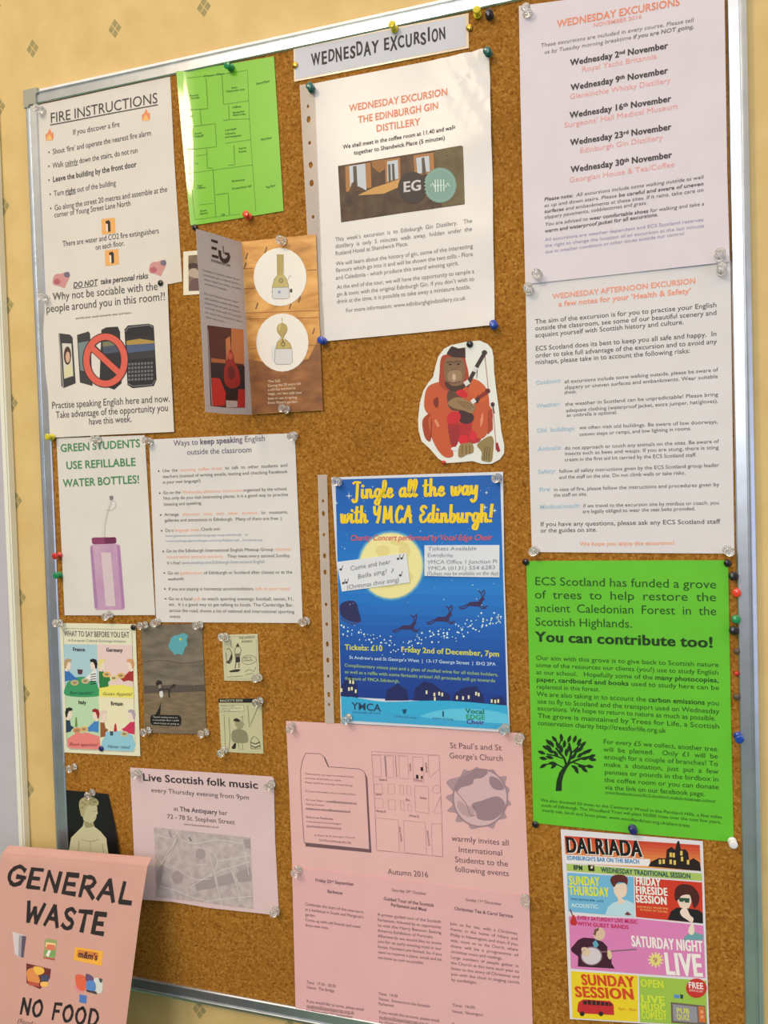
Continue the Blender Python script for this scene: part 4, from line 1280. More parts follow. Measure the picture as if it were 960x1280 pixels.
p.tt('handwriting', [('Tickets Available', (538, 398), (762, 396)), ('Eventbrite', (536, 428), (654, 428)), ('YMCA Office 1 Junction Pl', (534, 460), (858, 456)), ('YMCA (0131) 554 6283', (534, 488), (850, 484)), ('(Tickets may be available on the day)', (534, 512), (864, 510))], 17, cN, rgb=(140, 136, 144), sh=.12, jig=.08, wob=.05)
p.build()

# ---------------------------------------------------------------- refillable bottles
p = Paper('notice_sheet', 'white sheet with green capitals and a pink water bottle', 'notice',
          [(71, 548), (126, 546), (181.6, 544), (186, 620), (190.5, 700), (194.6, 768.7), (138, 769), (81.5, 769), (78, 690), (74.5, 620)], (226, 214, 202), 'white printed sheets', .8, .4)
GR = (74, 134, 80)
p.tt('heading', [('GREEN STUDENTS', (130, 172), (622, 141)), ('USE REFILLABLE', (164, 278), (594, 256)), ('WATER BOTTLES!', (146, 388), (618, 363))], 46, cL, rgb=GR, b=1)
b = 'bottle_picture'
bot = noise_mat('print_pink_bottle', [(.3, (188, 138, 170)), (.7, (204, 164, 182))], 30, 3)
p.poly(b, bot, [(312, 752), (325, 742), (480, 738), (496, 745), (527, 1128), (518, 1142), (352, 1144), (340, 1132)], cL, 1)
p.poly(b, (216, 190, 190), [(380, 790), (440, 790), (470, 1120), (410, 1120)], cL, 2)
p.poly(b, (174, 126, 164), [(314, 760), (328, 750), (362, 1134), (344, 1132)], cL, 2)
p.poly(b, (174, 126, 164), [(478, 748), (494, 748), (524, 1128), (508, 1134)], cL, 2)
for k in range(9):
    p.line(b, (120, 74, 116), [(318 + k * 2.6, 790 + k * 40), (324 + k * 2.6, 790 + k * 40)], .5, cL, 3)
    p.line(b, (120, 74, 116), [(492 + k * 3.2, 785 + k * 40), (498 + k * 3.2, 785 + k * 40)], .5, cL, 3)
p.poly(b, (142, 62, 100), [(322, 704), (334, 698), (466, 696), (474, 702), (474, 730), (462, 736), (336, 740), (326, 734)], cL, 3)
p.poly(b, (112, 42, 78), [(400, 700), (466, 697), (472, 730), (404, 736)], cL, 4)
p.line(b, (214, 206, 194), [(394, 696), (396, 630), (408, 560), (420, 520), (438, 470)], 3.4, cL, 2, True)
p.line(b, (186, 178, 166), [(404, 696), (406, 632), (418, 562), (430, 522), (446, 474)], .5, cL, 3, True)
p.line(b, (172, 164, 154), [(410, 528), (440, 532), (470, 510), (468, 480), (446, 470)], .6, cL, 3, True)
p.poly(b, (132, 122, 120), [(430, 445), (452, 440), (456, 462), (436, 470)], cL, 4)
p.build()

# ---------------------------------------------------------------- ways to keep speaking English
p = Paper('notice_sheet', 'white bulleted sheet with orange phrases, left half of the board', 'notice',
          [(187, 549.5), (280, 545), (369, 541.5), (372.5, 620), (376, 700), (379, 778.6), (288, 778), (196, 777.5), (193, 700), (190, 620)], (226, 215, 206), 'white printed sheets', .9, .4)
p.tt('heading', [('Ways to ~bkeep speaking~b English', (165, 120), (665, 92)), ('outside the classroom', (238, 168), (592, 154))], 30, cM, rgb=(96, 84, 104))
OR = (242, 168, 128)
BU = (136, 152, 164)
k = dict(rgb=(84, 76, 78), cols=(OR, BU))
p.tt('body_text', [('Use  the  ~1morning  coffee  break~0  to  talk  to  other  students  and', (105, 263), (787, 233)), ('teachers (instead of writing emails, texting and checking Facebook', (106, 295), (787, 267)), ('in your own language!)', (106, 326), (313, 317)),
                   ('Go on the ~1Wednesday afternoon excursions~0 organised by the school.', (108, 383), (787, 361)), ('Not only do you visit interesting places, it is a good way to practise', (109, 413), (790, 392)), ('listening and speaking.', (112, 446), (320, 438)),
                   ('Arrange   ~1afternoon   visits   with   other   students~0   to   museums,', (116, 502), (790, 488)), ('galleries and attractions in Edinburgh.  Many of them are free :)', (117, 533), (757, 522)),
                   ('Do a ~1language swap~0. Check out:', (120, 588), (420, 579)), ('Go to the Edinburgh International English Meetup Group ~1informal', (125, 700), (805, 690)), ('~1conversation practice sessions~0.   They meet every second Sunday.', (128, 732), (803, 725)), ('It´s free! ~2www.meetup.com/Edinburgh-International-English', (130, 765), (663, 758)),
                   ('Go on ~1guided tours~0 of Edinburgh or Scotland after classes or at the', (132, 820), (812, 815)), ('weekends.', (135, 853), (225, 850)), ('If you are staying in homestay accommodation, ~1talk to your hosts!', (137, 907), (803, 905)),
                   ('Go to a local ~1pub~0 to watch sporting evenings: football, tennis, F1,', (138, 960), (820, 962)), ('etc.  It´s a good way to get talking to locals. The Cambridge Bar,', (140, 991), (820, 995)), ('across the road, shows a lot of national and international sporting', (142, 1024), (823, 1031)), ('events.', (145, 1056), (207, 1057))], 17, cM, **k)
p.tt('body_text', [('www.gumtree.com/skills-language-swap/edinburgh   or', (121, 615), (572, 608)), ('www.mylanguageexchange.com/city/Edinburgh,_Scotland.asp', (122, 643), (650, 637))], 12, cM, rgb=BU)
for x, y in ((84, 257), (90, 377), (95, 496), (100, 582), (109, 694), (114, 812), (118, 899), (121, 952)):
    p.ell('body_text', (70, 62, 66), (x, y), 4.5, 4.5, cM, 2, n=10)
p.build()

# ---------------------------------------------------------------- what to say before you eat
p = Paper('comic_poster', 'small cream poster of four coloured dinner scenes at the left rail', 'poster', [cR(q) for q in ((92, 58), (420, 62), (742, 68), (752, 380), (768, 780), (782, 1178), (460, 1162), (130, 1145), (118, 780), (105, 400))], (234, 224, 190), None, .9, .4, .15)
fr = 'scenes'
p.line(fr, (120, 120, 116), [(132, 116), (150, 104), (690, 110), (712, 124), (742, 1120), (720, 1142), (190, 1118), (166, 1096)], .5, cR, 1, closed=True)
p.t('heading', 'WHAT TO SAY BEFORE YOU EAT', (142, 168), (692, 179), 44, cR, (118, 112, 104), 1)
p.t('heading', 'A European Cultural Exchange Initiative', (176, 212), (664, 221), 20, cR, (128, 122, 114))
p.poly(fr, (172, 200, 204), [(136, 236), (418, 238), (432, 676), (152, 668)], cR, 1)
p.poly(fr, (232, 200, 190), [(418, 238), (712, 242), (728, 692), (432, 676)], cR, 1)
p.poly(fr, (188, 212, 168), [(152, 668), (432, 676), (450, 1128), (190, 1116), (168, 1096)], cR, 1)
p.poly(fr, (236, 222, 182), [(432, 676), (728, 692), (744, 1112), (722, 1142), (450, 1128)], cR, 1)
p.poly(fr, (62, 150, 96), [(158, 580), (190, 540), (240, 515), (340, 512), (400, 540), (424, 590), (430, 672), (160, 668)], cR, 2, True)
p.poly(fr, (238, 222, 104), [(436, 600), (520, 580), (640, 578), (724, 600), (728, 690), (436, 676)], cR, 2)
p.poly(fr, (234, 130, 122), [(168, 1030), (240, 985), (340, 980), (440, 1010), (450, 1122), (196, 1112), (172, 1096)], cR, 2)
p.poly(fr, (148, 196, 208), [(458, 1060), (500, 970), (640, 965), (720, 1000), (744, 1090), (722, 1138), (456, 1124)], cR, 2)
SKN = (238, 212, 190)
def diner(hx, hy, hair, body, dirn, tall=110, stripes=False, bw=60):
    s_ = dirn
    p.poly('diners', body, [(hx - s_ * 24, hy + 60), (hx + s_ * 10, hy + 62), (hx + s_ * bw, hy + 110), (hx + s_ * (bw + 26), hy + 125), (hx + s_ * bw, hy + 150), (hx + s_ * 20, hy + tall + 30), (hx - s_ * 22, hy + tall + 40)], cR, 3)
    if stripes:
        for q in range(5):
            p.line('diners', (40, 40, 44), [(hx - s_ * 18, hy + 84 + q * 20), (hx + s_ * 30, hy + 92 + q * 20)], 1.1, cR, 4)
    p.poly('diners', SKN, [(hx - s_ * 10, hy - 20), (hx + s_ * 22, hy - 14), (hx + s_ * 28, hy + 8), (hx + s_ * 36, hy + 16), (hx + s_ * 26, hy + 24), (hx + s_ * 24, hy + 46), (hx + s_ * 6, hy + 50), (hx + s_ * 4, hy + 66), (hx - s_ * 20, hy + 62), (hx - s_ * 22, hy + 10)], cR, 4)
    p.poly('diners', hair, [(hx - s_ * 24, hy + 40), (hx - s_ * 30, hy), (hx - s_ * 22, hy - 34), (hx + s_ * 6, hy - 44), (hx + s_ * 32, hy - 34), (hx + s_ * 30, hy - 16), (hx + s_ * 4, hy - 12), (hx - s_ * 8, hy + 14), (hx - s_ * 12, hy + 40)], cR, 5)
diner(170, 400, (188, 150, 108), (58, 112, 176), 1)
diner(392, 400, (36, 32, 34), (236, 230, 220), -1, stripes=True)
diner(458, 400, (232, 212, 130), (46, 122, 62), 1, 130)
diner(702, 400, (214, 152, 104), (168, 52, 46), -1)
diner(180, 810, (40, 38, 40), (42, 62, 82), 1, 130, bw=20)
diner(410, 820, (158, 38, 40), (70, 130, 190), -1, 120)
diner(470, 830, (226, 200, 180), (150, 90, 52), 1, 150, bw=20)
diner(712, 825, (178, 158, 168), (206, 50, 86), -1, 130)
for x, y, cc in ((230, 560, (196, 176, 120)), (320, 545, (200, 180, 140)), (500, 490, (226, 180, 96)), (560, 520, (232, 206, 150)), (620, 500, (226, 176, 104)), (250, 960, (220, 140, 90)), (310, 950, (224, 180, 110)), (650, 990, (206, 190, 140))):
    p.ell('table_ware', cc, (x, y), 34, 24, cR, 4)
    p.ell('table_ware', (150, 130, 100), (x, y), 18, 10, cR, 5)
p.poly('table_ware', (86, 56, 66), [(252, 446), (298, 450), (292, 490), (258, 488)], cR, 4)
p.poly('table_ware', (190, 44, 50), [(560, 970), (566, 915), (574, 895), (582, 915), (588, 970)], cR, 4)
p.poly('table_ware', (60, 80, 86), [(528, 965), (556, 968), (554, 1004), (530, 1002)], cR, 4)
p.poly('table_ware', (110, 132, 64), [(234, 930), (238, 850), (248, 850), (254, 930)], cR, 4)
p.poly('table_ware', (46, 122, 62), [(440, 560), (500, 530), (512, 552), (516, 590), (440, 604)], cR, 4)
for tx, x0, y0, x1, y1 in (('France', 216, 293, 318, 295), ('Germany', 498, 297, 636, 300), ('Italy', 262, 738, 328, 741), ('Britain', 536, 748, 640, 752)):
    p.t('captions', tx, (x0, y0), (x1, y1), 30, cR, (50, 46, 44), 2, layer=5)
for tx, x0, y0, x1, y1, cc in (('Bon appétit!', 186, 656, 378, 658, (36, 92, 62)), ('Guten Appetit!', 464, 664, 712, 668, (120, 108, 62)), ('Buon appetito!', 186, 1086, 426, 1094, (140, 60, 58)), ('Never mind', 506, 1106, 692, 1114, (62, 92, 104))):
    p.t('captions', tx, (x0, y0), (x1, y1), 26, cR, cc, 0, .35, layer=6)
p.build()

# ---------------------------------------------------------------- grey brown picture card with a speech bubble
p = Paper('picture_card', 'dark grey brown picture card with turquoise patch and black speech bubble', 'picture', [cS(q) for q in ((80, 58), (275, 52), (470, 50), (480, 280), (490, 520), (500, 745), (300, 742), (108, 735), (104, 500), (96, 280))], (120, 106, 88), None, .9, .4, .3,
          material=noise_mat('print_grey_sky', [(.3, (98, 86, 72)), (.55, (124, 110, 92)), (.75, (138, 124, 104))], 30, 6, (1, 1, 3.0), .45, .2), rough=.45)
p.poly('landscape', noise_mat('print_brown_land', [(.3, (110, 92, 70)), (.7, (136, 114, 86))], 60, 5, (1, 1, 4)), [(106, 478), (300, 470), (488, 470), (497, 740), (300, 738), (110, 732)], cS, 1)
p.poly('landscape', (92, 78, 70), [(104, 440), (200, 436), (300, 432), (420, 436), (484, 430), (487, 474), (300, 482), (105, 486)], cS, 2)
for x in range(300, 480, 22):
    p.line('landscape', (80, 66, 60), [(x, 438), (x + 4, 474)], .7, cS, 3)
p.line('landscape', (98, 84, 72), [(100, 290), (220, 278), (350, 296), (484, 282)], 1.0, cS, 2, True)
p.poly('turquoise_patch', (94, 162, 168), [(258, 185), (268, 165), (275, 140), (295, 122), (325, 118), (350, 106), (368, 112), (384, 122), (374, 150), (380, 185), (362, 200), (355, 228), (345, 246), (318, 236), (298, 246), (285, 225), (270, 212)], cS, 2)
p.ell('turquoise_patch', (206, 196, 70), (334, 145), 8, 8, cS, 3)
p.poly('small_figure', (44, 36, 34), [(180, 420), (195, 402), (218, 410), (222, 430), (205, 428), (195, 440), (184, 436)], cS, 3)
p.poly('small_figure', (150, 132, 110), [(194, 436), (212, 430), (216, 452), (200, 458)], cS, 3)
p.poly('small_figure', (66, 56, 52), [(196, 456), (222, 448), (236, 460), (232, 478), (204, 480)], cS, 3)
p.poly('small_figure', (216, 210, 198), [(204, 474), (224, 470), (228, 506), (214, 516), (204, 500)], cS, 4)
p.line('small_figure', (60, 50, 46), [(226, 462), (262, 462), (300, 436)], 1.8, cS, 4)
p.ell('small_figure', (54, 44, 42), (292, 440), 16, 10, cS, 4, -35)
p.line('small_figure', (60, 50, 46), [(262, 460), (266, 514)], 2.4, cS, 4)
p.line('small_figure', (60, 50, 46), [(250, 456), (276, 474)], 2.4, cS, 4)
p.poly('speech_bubble', (30, 25, 24), [(146, 640), (152, 626), (172, 621), (320, 624), (336, 632), (342, 650), (340, 682), (326, 694), (180, 688), (156, 684), (146, 670)], cS, 3)
p.poly('speech_bubble', (30, 25, 24), [(174, 626), (200, 582), (212, 542), (210, 590), (208, 626)], cS, 3)
p.tt('speech_text', [('There’s nothing worse on', (164, 640), (318, 644)), ('a mountain than a path', (162, 658), (328, 662)), ('which keeps on going up', (166, 678), (330, 684))], 10, cS, rgb=(206, 196, 184), layer=5)
p.build()

# ---------------------------------------------------------------- two little comic clippings
CK = (74, 70, 58)
p = Paper('comic_clipping', 'upper of the two small black and white comic clippings', 'clipping', [cS(q) for q in ((597, 118), (710, 114), (822, 112), (828, 260), (835, 408), (720, 408), (612, 406), (604, 260))], (206, 196, 156), 'small comic clippings', .8, .4)
d = 'drawing'
p.line(d, (150, 144, 116), [(612, 130), (812, 124), (822, 396), (626, 396)], .3, cS, 1, closed=True)
p.tt('lettering', [('THE SUNDAY', (704, 144), (806, 138)), ('PIPERS', (722, 168), (790, 164))], 13, cS, rgb=CK)
p.tt('lettering', [('NOT A', (734, 268), (784, 266)), ('CHANCE', (732, 284), (792, 282))], 10, cS, rgb=CK)
p.ell(d, (196, 186, 150), (640, 250), 22, 40, cS, 2, 10)
p.line(d, CK, [(626, 210), (645, 205), (660, 240), (658, 280), (640, 298), (626, 270), (624, 230)], .8, cS, 3, True)
p.poly(d, (60, 56, 48), [(620, 290), (640, 280), (660, 230), (664, 262), (640, 300)], cS, 3)
p.poly(d, (60, 56, 48), [(684, 190), (698, 168), (708, 190)], cS, 3)
p.line(d, CK, [(680, 235), (678, 212), (690, 192), (708, 192), (720, 212), (712, 236)], .6, cS, 3)
p.poly(d, (46, 42, 38), [(682, 258), (710, 254), (712, 288), (684, 294)], cS, 3)
p.poly(d, (120, 112, 90), [(678, 236), (714, 234), (712, 252), (680, 256)], cS, 3)
p.line(d, CK, [(686, 294), (680, 330)], 1.0, cS, 3)
p.line(d, CK, [(704, 292), (706, 326)], 1.0, cS, 3)
p.poly(d, (52, 48, 42), [(640, 346), (690, 334), (718, 336), (700, 350), (652, 354)], cS, 3)
p.line(d, CK, [(650, 150), (655, 190), (668, 200)], .5, cS, 3)
p.line(d, CK, [(726, 262), (760, 246), (804, 256), (814, 280), (790, 296), (760, 304), (728, 292), (726, 262)], .4, cS, 3, True)
p.line(d, CK, [(742, 350), (770, 334), (800, 350), (812, 320)], .5, cS, 3)
p.line(d, CK, [(748, 368), (790, 360), (806, 370)], .4, cS, 3)
p.t('lettering', 'and so it goes on', (632, 386), (730, 380), 8, cS, CK)
p.build()
p = Paper('comic_clipping', 'lower small comic clipping with a black title bar', 'clipping', [cS(q) for q in ((574, 520), (710, 519), (848, 518), (852, 700), (858, 868), (724, 864), (592, 855), (584, 700))], (200, 190, 146), 'small comic clippings', .8, .6)
p.poly(d, (34, 30, 28), [(574, 520), (848, 518), (849, 546), (575, 546)], cS, 1)
p.t('lettering', 'MACKY’S SIDE', (584, 540), (730, 538), 13, cS, (190, 180, 150), 1)
p.poly(d, (208, 200, 160), [(580, 562), (734, 560), (736, 598), (584, 602)], cS, 2)
p.line(d, CK, [(580, 562), (734, 560), (736, 598), (584, 602)], .3, cS, 3, closed=True)
p.tt('lettering', [('AFTER A LONG', (590, 574), (680, 572)), ('WALK HOME FROM', (590, 586), (716, 584)), ('THE PUB...', (590, 598), (660, 596))], 8, cS, rgb=CK)
p.poly(d, (48, 44, 38), [(670, 650), (690, 642), (712, 656), (706, 666), (684, 664), (672, 662)], cS, 3)
p.poly(d, (156, 146, 110), [(680, 662), (720, 664), (730, 700), (700, 712), (684, 690)], cS, 2, True)
p.poly(d, (140, 132, 100), [(660, 730), (700, 712), (750, 730), (760, 790), (720, 800), (664, 790)], cS, 2, True)
p.poly(d, (40, 36, 32), [(658, 826), (676, 800), (686, 802), (682, 836), (660, 838)], cS, 3)
p.line(d, CK, [(640, 640), (648, 760), (640, 840)], .5, cS, 3)
p.line(d, CK, [(610, 620), (618, 840)], .4, cS, 3)
p.line(d, CK, [(716, 640), (730, 628), (724, 660), (740, 690)], .5, cS, 3)
p.line(d, CK, [(700, 800), (705, 840), (730, 842), (722, 800)], .5, cS, 3)
p.line(d, CK, [(760, 560), (770, 700), (830, 560)], .5, cS, 3)
p.line(d, CK, [(780, 836), (776, 790), (796, 756), (820, 770), (836, 800), (838, 836), (780, 836)], .6, cS, 3)
p.line(d, (60, 56, 46), [(780, 796), (806, 806), (836, 794)], 1.2, cS, 3)
p.line(d, (60, 56, 46), [(782, 818), (808, 828), (838, 816)], 1.2, cS, 3)
p.build()

# ---------------------------------------------------------------- dark photograph of a pale statue
def curl(a, b):
    t = max(0, min(1, (a - .045) / .04)) * max(0, min(1, (.285 - b) / .09))
    return .004 * t * t
p = Paper('statue_photograph', 'black photograph of a pale statue torso, curling above the pink waste sign', 'photograph', [cT(q) for q in ((398, 275), (520, 286), (652, 298), (676, 400), (700, 500), (722, 610), (742, 720), (735, 800), (420, 800), (408, 660), (402, 460))], (22, 20, 20), None, .8, .2, .4, bend=curl, rough=.3)
ST = (204, 192, 150)
st = 'statue'
p.poly(st, ST, [(418, 790), (416, 640), (430, 560), (470, 520), (500, 490), (508, 460), (560, 460), (572, 494), (610, 520), (650, 560), (664, 640), (660, 790), (630, 790), (632, 640), (620, 790), (480, 790), (474, 640), (466, 640), (462, 790)], cT, 2)
p.poly(st, (196, 184, 142), [(502, 400), (520, 372), (560, 365), (586, 372), (588, 400), (592, 412), (584, 424), (580, 446), (556, 470), (512, 462), (500, 430)], cT, 3, True)
p.poly(st, (176, 162, 116), [(484, 400), (478, 360), (490, 328), (530, 312), (575, 322), (596, 345), (588, 368), (560, 362), (530, 372), (514, 398), (506, 430), (492, 430)], cT, 4, True)
for x, y in ((500, 350), (522, 335), (548, 335), (572, 345), (498, 380), (515, 360), (545, 352)):
    p.ell(st, (150, 136, 94), (x, y), 9, 7, cT, 5, n=12)
p.line(st, (150, 138, 98), [(472, 640), (478, 580)], .9, cT, 4)
p.line(st, (150, 138, 98), [(632, 640), (626, 590)], .9, cT, 4)
p.line(st, (168, 156, 114), [(490, 570), (545, 582), (605, 566)], .9, cT, 4, True)
p.line(st, (168, 156, 114), [(546, 582), (548, 700)], .7, cT, 4, True)
p.line(st, (150, 138, 98), [(560, 404), (582, 400)], .8, cT, 4)
p.line(st, (150, 138, 98), [(566, 440), (580, 438)], .7, cT, 4)
p.poly(st, (160, 148, 106), [(510, 462), (556, 472), (566, 490), (520, 500)], cT, 3, True)
p.build()

# ---------------------------------------------------------------- Scottish folk music
def livebend(a, b):
    return .0035 * max(0, min(1, (.19 - b) / .06)) ** 2 * max(0, min(1, (.22 - a) / .1))
p = Paper('notice_sheet', 'pale pink sheet with a grey street map', 'notice', [cU(q) for q in ((62, 86), (470, 112), (872, 138), (882, 150), (888, 500), (912, 932), (800, 918), (500, 886), (300, 850), (92, 830), (80, 500))], (226, 192, 188), 'pink printed sheets', .9, .5, bend=livebend)
KI = (52, 44, 48)
p.t('heading', 'Live Scottish folk music', (134, 160), (794, 207), 40, cU, KI, 1)
p.tt('body_text', [('every Thursday evening from 9pm', (182, 226), (742, 270)), ('at ~bThe Antiquary~b bar', (310, 332), (617, 359)), ('72 - 78 St. Stephen Street', (272, 377), (660, 411))], 25, cU, rgb=(92, 80, 84))
p.t('body_text', '~uwww.theantiquarybar.co.uk~u', (367, 412), (568, 430), 9, cU, (110, 96, 100))
mp = noise_mat('print_street_map', [(.3, (176, 156, 152)), (.5, (192, 172, 166)), (.7, (204, 184, 176))], 110, 5)
p.poly('street_map', mp, [(197, 428), (748, 487), (766, 893), (490, 858), (212, 822)], cU, 1)
MD = (168, 148, 146)
for q in ([(430, 740), (540, 705), (556, 770), (440, 790)], [(555, 715), (640, 685), (662, 745), (570, 765)], [(665, 690), (748, 650), (756, 735), (680, 740)], [(710, 500), (746, 492), (750, 550), (724, 545)], [(214, 690), (240, 640), (262, 610), (240, 740), (220, 800)]):
    p.poly('street_map', MD, q, cU, 2)
p.ell('street_map', MD, (333, 712), 32, 38, cU, 2)
p.ell('street_map', MD, (464, 580), 28, 30, cU, 2)
RDc = (216, 198, 190)
for q in ([(240, 640), (262, 600), (300, 560), (330, 470)], [(205, 560), (240, 630), (300, 660)], [(330, 470), (300, 540), (270, 580)], [(290, 640), (420, 720), (520, 720)], [(400, 770), (540, 690), (660, 650), (752, 620)], [(520, 600), (545, 700), (560, 770), (590, 870)],
          [(640, 670), (680, 790), (690, 850)], [(230, 760), (330, 790), (430, 830), (520, 850)], [(470, 860), (560, 840), (760, 820)], [(560, 620), (748, 590)], [(420, 540), (520, 560), (560, 620), (540, 690)], [(440, 640), (500, 640)], [(330, 480), (420, 520), (560, 500), (700, 520)], [(700, 490), (720, 590), (740, 700)], [(215, 470), (280, 490), (330, 470)]):
    p.line('street_map', RDc, q, .9, cU, 3, True)
p.line('street_map', (150, 132, 130), [(285, 450), (300, 490)], 1.6, cU, 3)
p.line('street_map', (130, 114, 114), [(398, 485), (412, 505)], 2.2, cU, 4)
p.line('street_map', (156, 138, 136), [(340, 480), (310, 545), (270, 585)], .6, cU, 4)
p.build()

# ---------------------------------------------------------------- church invitation, two pink sheets
p = Paper('notice_sheet', 'upper pink church invitation sheet with a globe drawing', 'notice', [(358, 900.7), (505, 908), (652.7, 916), (657, 1010), (662, 1124), (515, 1106), (366, 1088), (362, 990)], (234, 180, 172), 'pink printed sheets', .7, .4)
FO = (122, 92, 94)
p.poly('folder_drawing', (118, 86, 88), [(96, 490), (342, 514), (344, 526), (98, 502)], cV, 2)
p.poly('folder_drawing', (118, 86, 88), [(318, 226), (328, 250), (344, 524), (336, 516), (322, 250)], cV, 2)
p.line('folder_drawing', FO, [(92, 488), (80, 300), (79, 215), (86, 180), (98, 153), (152, 155), (168, 168), (183, 204), (298, 212), (316, 222), (328, 246), (340, 514), (92, 488)], .7, cV, 2)
p.line('folder_drawing', FO, [(168, 168), (183, 204)], 1.5, cV, 2)
cF5 = Crop(360, 900, 7.108)
p.block('folder_text', ['These events are open to students from', 'overseas of all faiths or none.|74', 'Please feel free to bring a friend along!|96', ' ', 'For more information see our website below:', ' ', 'Via Susan Regan is ~u~bsusan@stpaulsgeorge.org~b~u', 'Visiting Student|36', '~u~bstudents.international@stpaulsgeorge.uk~b~u|86', ' ', '~bFind us on Facebook:~b|52', 'www.facebook.com/pages|66', '~ustpaulsandgeorgesinternational~u|66'], (152, 480), (590, 510), (166, 942), (640, 978), 16, cF5, rgb=(132, 102, 104))
p.tt('folder_text', [('St Paul’s & St George’s Church', (238, 1026), (602, 1050)), ('~uYork Place Edinburgh EH1 3RJ~u', (275, 1066), (565, 1094))], 16, cF5, rgb=(132, 102, 104))
c8 = Crop(460, 920, 8)
ML = (160, 124, 122)
def rc(*q, w=.35):
    p.line('church_map', ML, q, w, c8, 2, closed=True)
p.line('church_map', ML, [(38, 150), (360, 170), (715, 188), (740, 780), (752, 1200)], .4, c8, 2)
p.line('church_map', ML, [(40, 185), (360, 190)], .3, c8, 2)
p.line('church_map', ML, [(38, 150), (62, 500), (90, 1140), (320, 1160), (650, 1192), (752, 1204)], .35, c8, 2)
rc((42, 188), (128, 190), (138, 405), (56, 404))
rc((180, 195), (252, 198), (262, 412), (190, 412))
p.line('church_map', (140, 104, 104), [(170, 195), (186, 405)], 1.1, c8, 2)
p.line('church_map', (150, 112, 112), [(276, 200), (290, 410)], .8, c8, 2)
rc((312, 200), (400, 198), (410, 425), (318, 418))
rc((446, 205), (550, 210), (560, 460), (460, 450))
rc((605, 190), (714, 195), (722, 320), (628, 405), (612, 400))
rc((62, 480), (140, 475), (152, 575), (70, 582))
rc((200, 478), (266, 478), (270, 575), (206, 572))
rc((320, 488), (356, 490), (360, 580), (326, 578))
rc((390, 490), (430, 494), (436, 590), (394, 585))
rc((468, 492), (606, 505), (612, 770), (478, 752))
rc((68, 620), (152, 622), (156, 715), (74, 715))
rc((204, 636), (274, 636), (276, 735), (210, 730))
rc((326, 645), (362, 648), (366, 748), (334, 742))
rc((400, 680), (434, 682), (438, 750), (404, 748))
rc((728, 600), (740, 775), (655, 762))
rc((78, 812), (305, 835), (318, 1160), (90, 1135))
rc((360, 840), (575, 862), (590, 1185), (370, 1160))
rc((636, 870), (740, 876), (752, 1200), (648, 1190))
p.line('church_map', ML, [(688 + 40 * math.cos(t / 16 * 6.2832), 530 + 42 * math.sin(t / 16 * 6.2832)) for t in range(16)], .35, c8, 2, closed=True)
for q in ([(528, 308), (552, 308), (554, 346), (530, 346)], [(482, 384), (506, 386), (508, 424), (484, 422)], [(532, 396), (550, 396), (550, 424), (534, 424)]):
    p.poly('church_map', (34, 24, 26), q, c8, 3)
for tx, a_, b_ in (('Queen St', (112, 440), (194, 446)), ('York Pl', (80, 586), (136, 594)), ('George St', (80, 752), (182, 762)), ('Princes St', (416, 800), (514, 812)), ('Station', (520, 620), (590, 630)), ('Bus', (380, 640), (424, 648)), ('Church', (456, 440), (548, 452))):
    p.t('church_map', tx, a_, b_, 22, c8, (142, 108, 106), 1)
for tx, a_, b_ in (('Hanover Street', (346, 1050), (326, 900)), ('St David Street', (624, 1090), (604, 940)), ('Broughton', (598, 360), (588, 262)), ('Dundas', (436, 350), (430, 270))):
    p.t('church_map', tx, a_, b_, 20, c8, (142, 108, 106), 1)
SK = (112, 84, 88)
p.tt('heading', [('St Paul’s and St', (638, 134), (832, 143)), ('George’s Church', (636, 172), (838, 183))], 21, cV, rgb=SK)
p.tt('heading', [('warmly invites all', (645, 481), (860, 500)), ('International', (670, 523), (836, 537)), ('Students to the', (657, 560), (857, 578)), ('following events', (658, 596), (860, 614)), ('Autumn 2016', (406, 606), (558, 618))], 21, cV, rgb=SK)
gl = 'globe_drawing'
GW = (158, 126, 130)
p.poly(gl, (176, 142, 144), [(640, 250), (625, 265), (650, 300), (622, 318), (648, 345), (628, 370), (665, 380), (660, 410), (700, 410), (720, 438), (770, 425), (800, 436), (815, 405), (850, 395), (838, 360), (868, 345), (850, 318), (862, 290), (845, 270), (850, 240), (820, 240), (800, 214), (760, 222), (740, 204), (715, 220), (690, 214), (675, 240)], cV, 2, True)
p.ell(gl, (214, 174, 172), (752, 320), 102, 108, cV, 3)
p.ring(gl, GW, (752, 320), 104, 110, 5, cV, 5)
p.poly(gl, GW, [(690, 240), (740, 215), (780, 222), (760, 245), (730, 250), (720, 270), (680, 282), (664, 300), (658, 280)], cV, 4, True)
p.poly(gl, GW, [(720, 345), (760, 330), (810, 315), (838, 330), (845, 360), (820, 390), (790, 405), (745, 400), (735, 375)], cV, 4, True)
p.poly(gl, (190, 152, 152), [(670, 330), (700, 350), (730, 355), (722, 390), (690, 385), (668, 360)], cV, 4, True)
p.poly(gl, GW, [(790, 240), (820, 250), (842, 280), (830, 292), (800, 285), (786, 262)], cV, 4, True)
p.line(gl, (124, 92, 96), [(664, 300), (700, 345), (716, 385), (735, 385)], .6, cV, 5, True)
p.build()
p = Paper('notice_sheet', 'lower pink church sheet with three columns of small text', 'notice', [(366, 1082.5), (515, 1101), (662, 1120), (664, 1200), (667, 1312), (515, 1288), (370.6, 1265), (368, 1170)], (234, 177, 173), 'pink printed sheets', 1.8, .4)
DK = (116, 86, 90)
p.tt('heading', [('Friday 23~^rd~^ September', (136, 92), (280, 108)), ('Barbecue', (181, 134), (237, 141)), ('Guided Tour of the Scottish', (391, 161), (580, 187)), ('Parliament and Meal', (418, 184), (552, 203)), ('Christmas Tea & Carol Service', (655, 198), (875, 228))], 12, cW, rgb=DK, b=1)
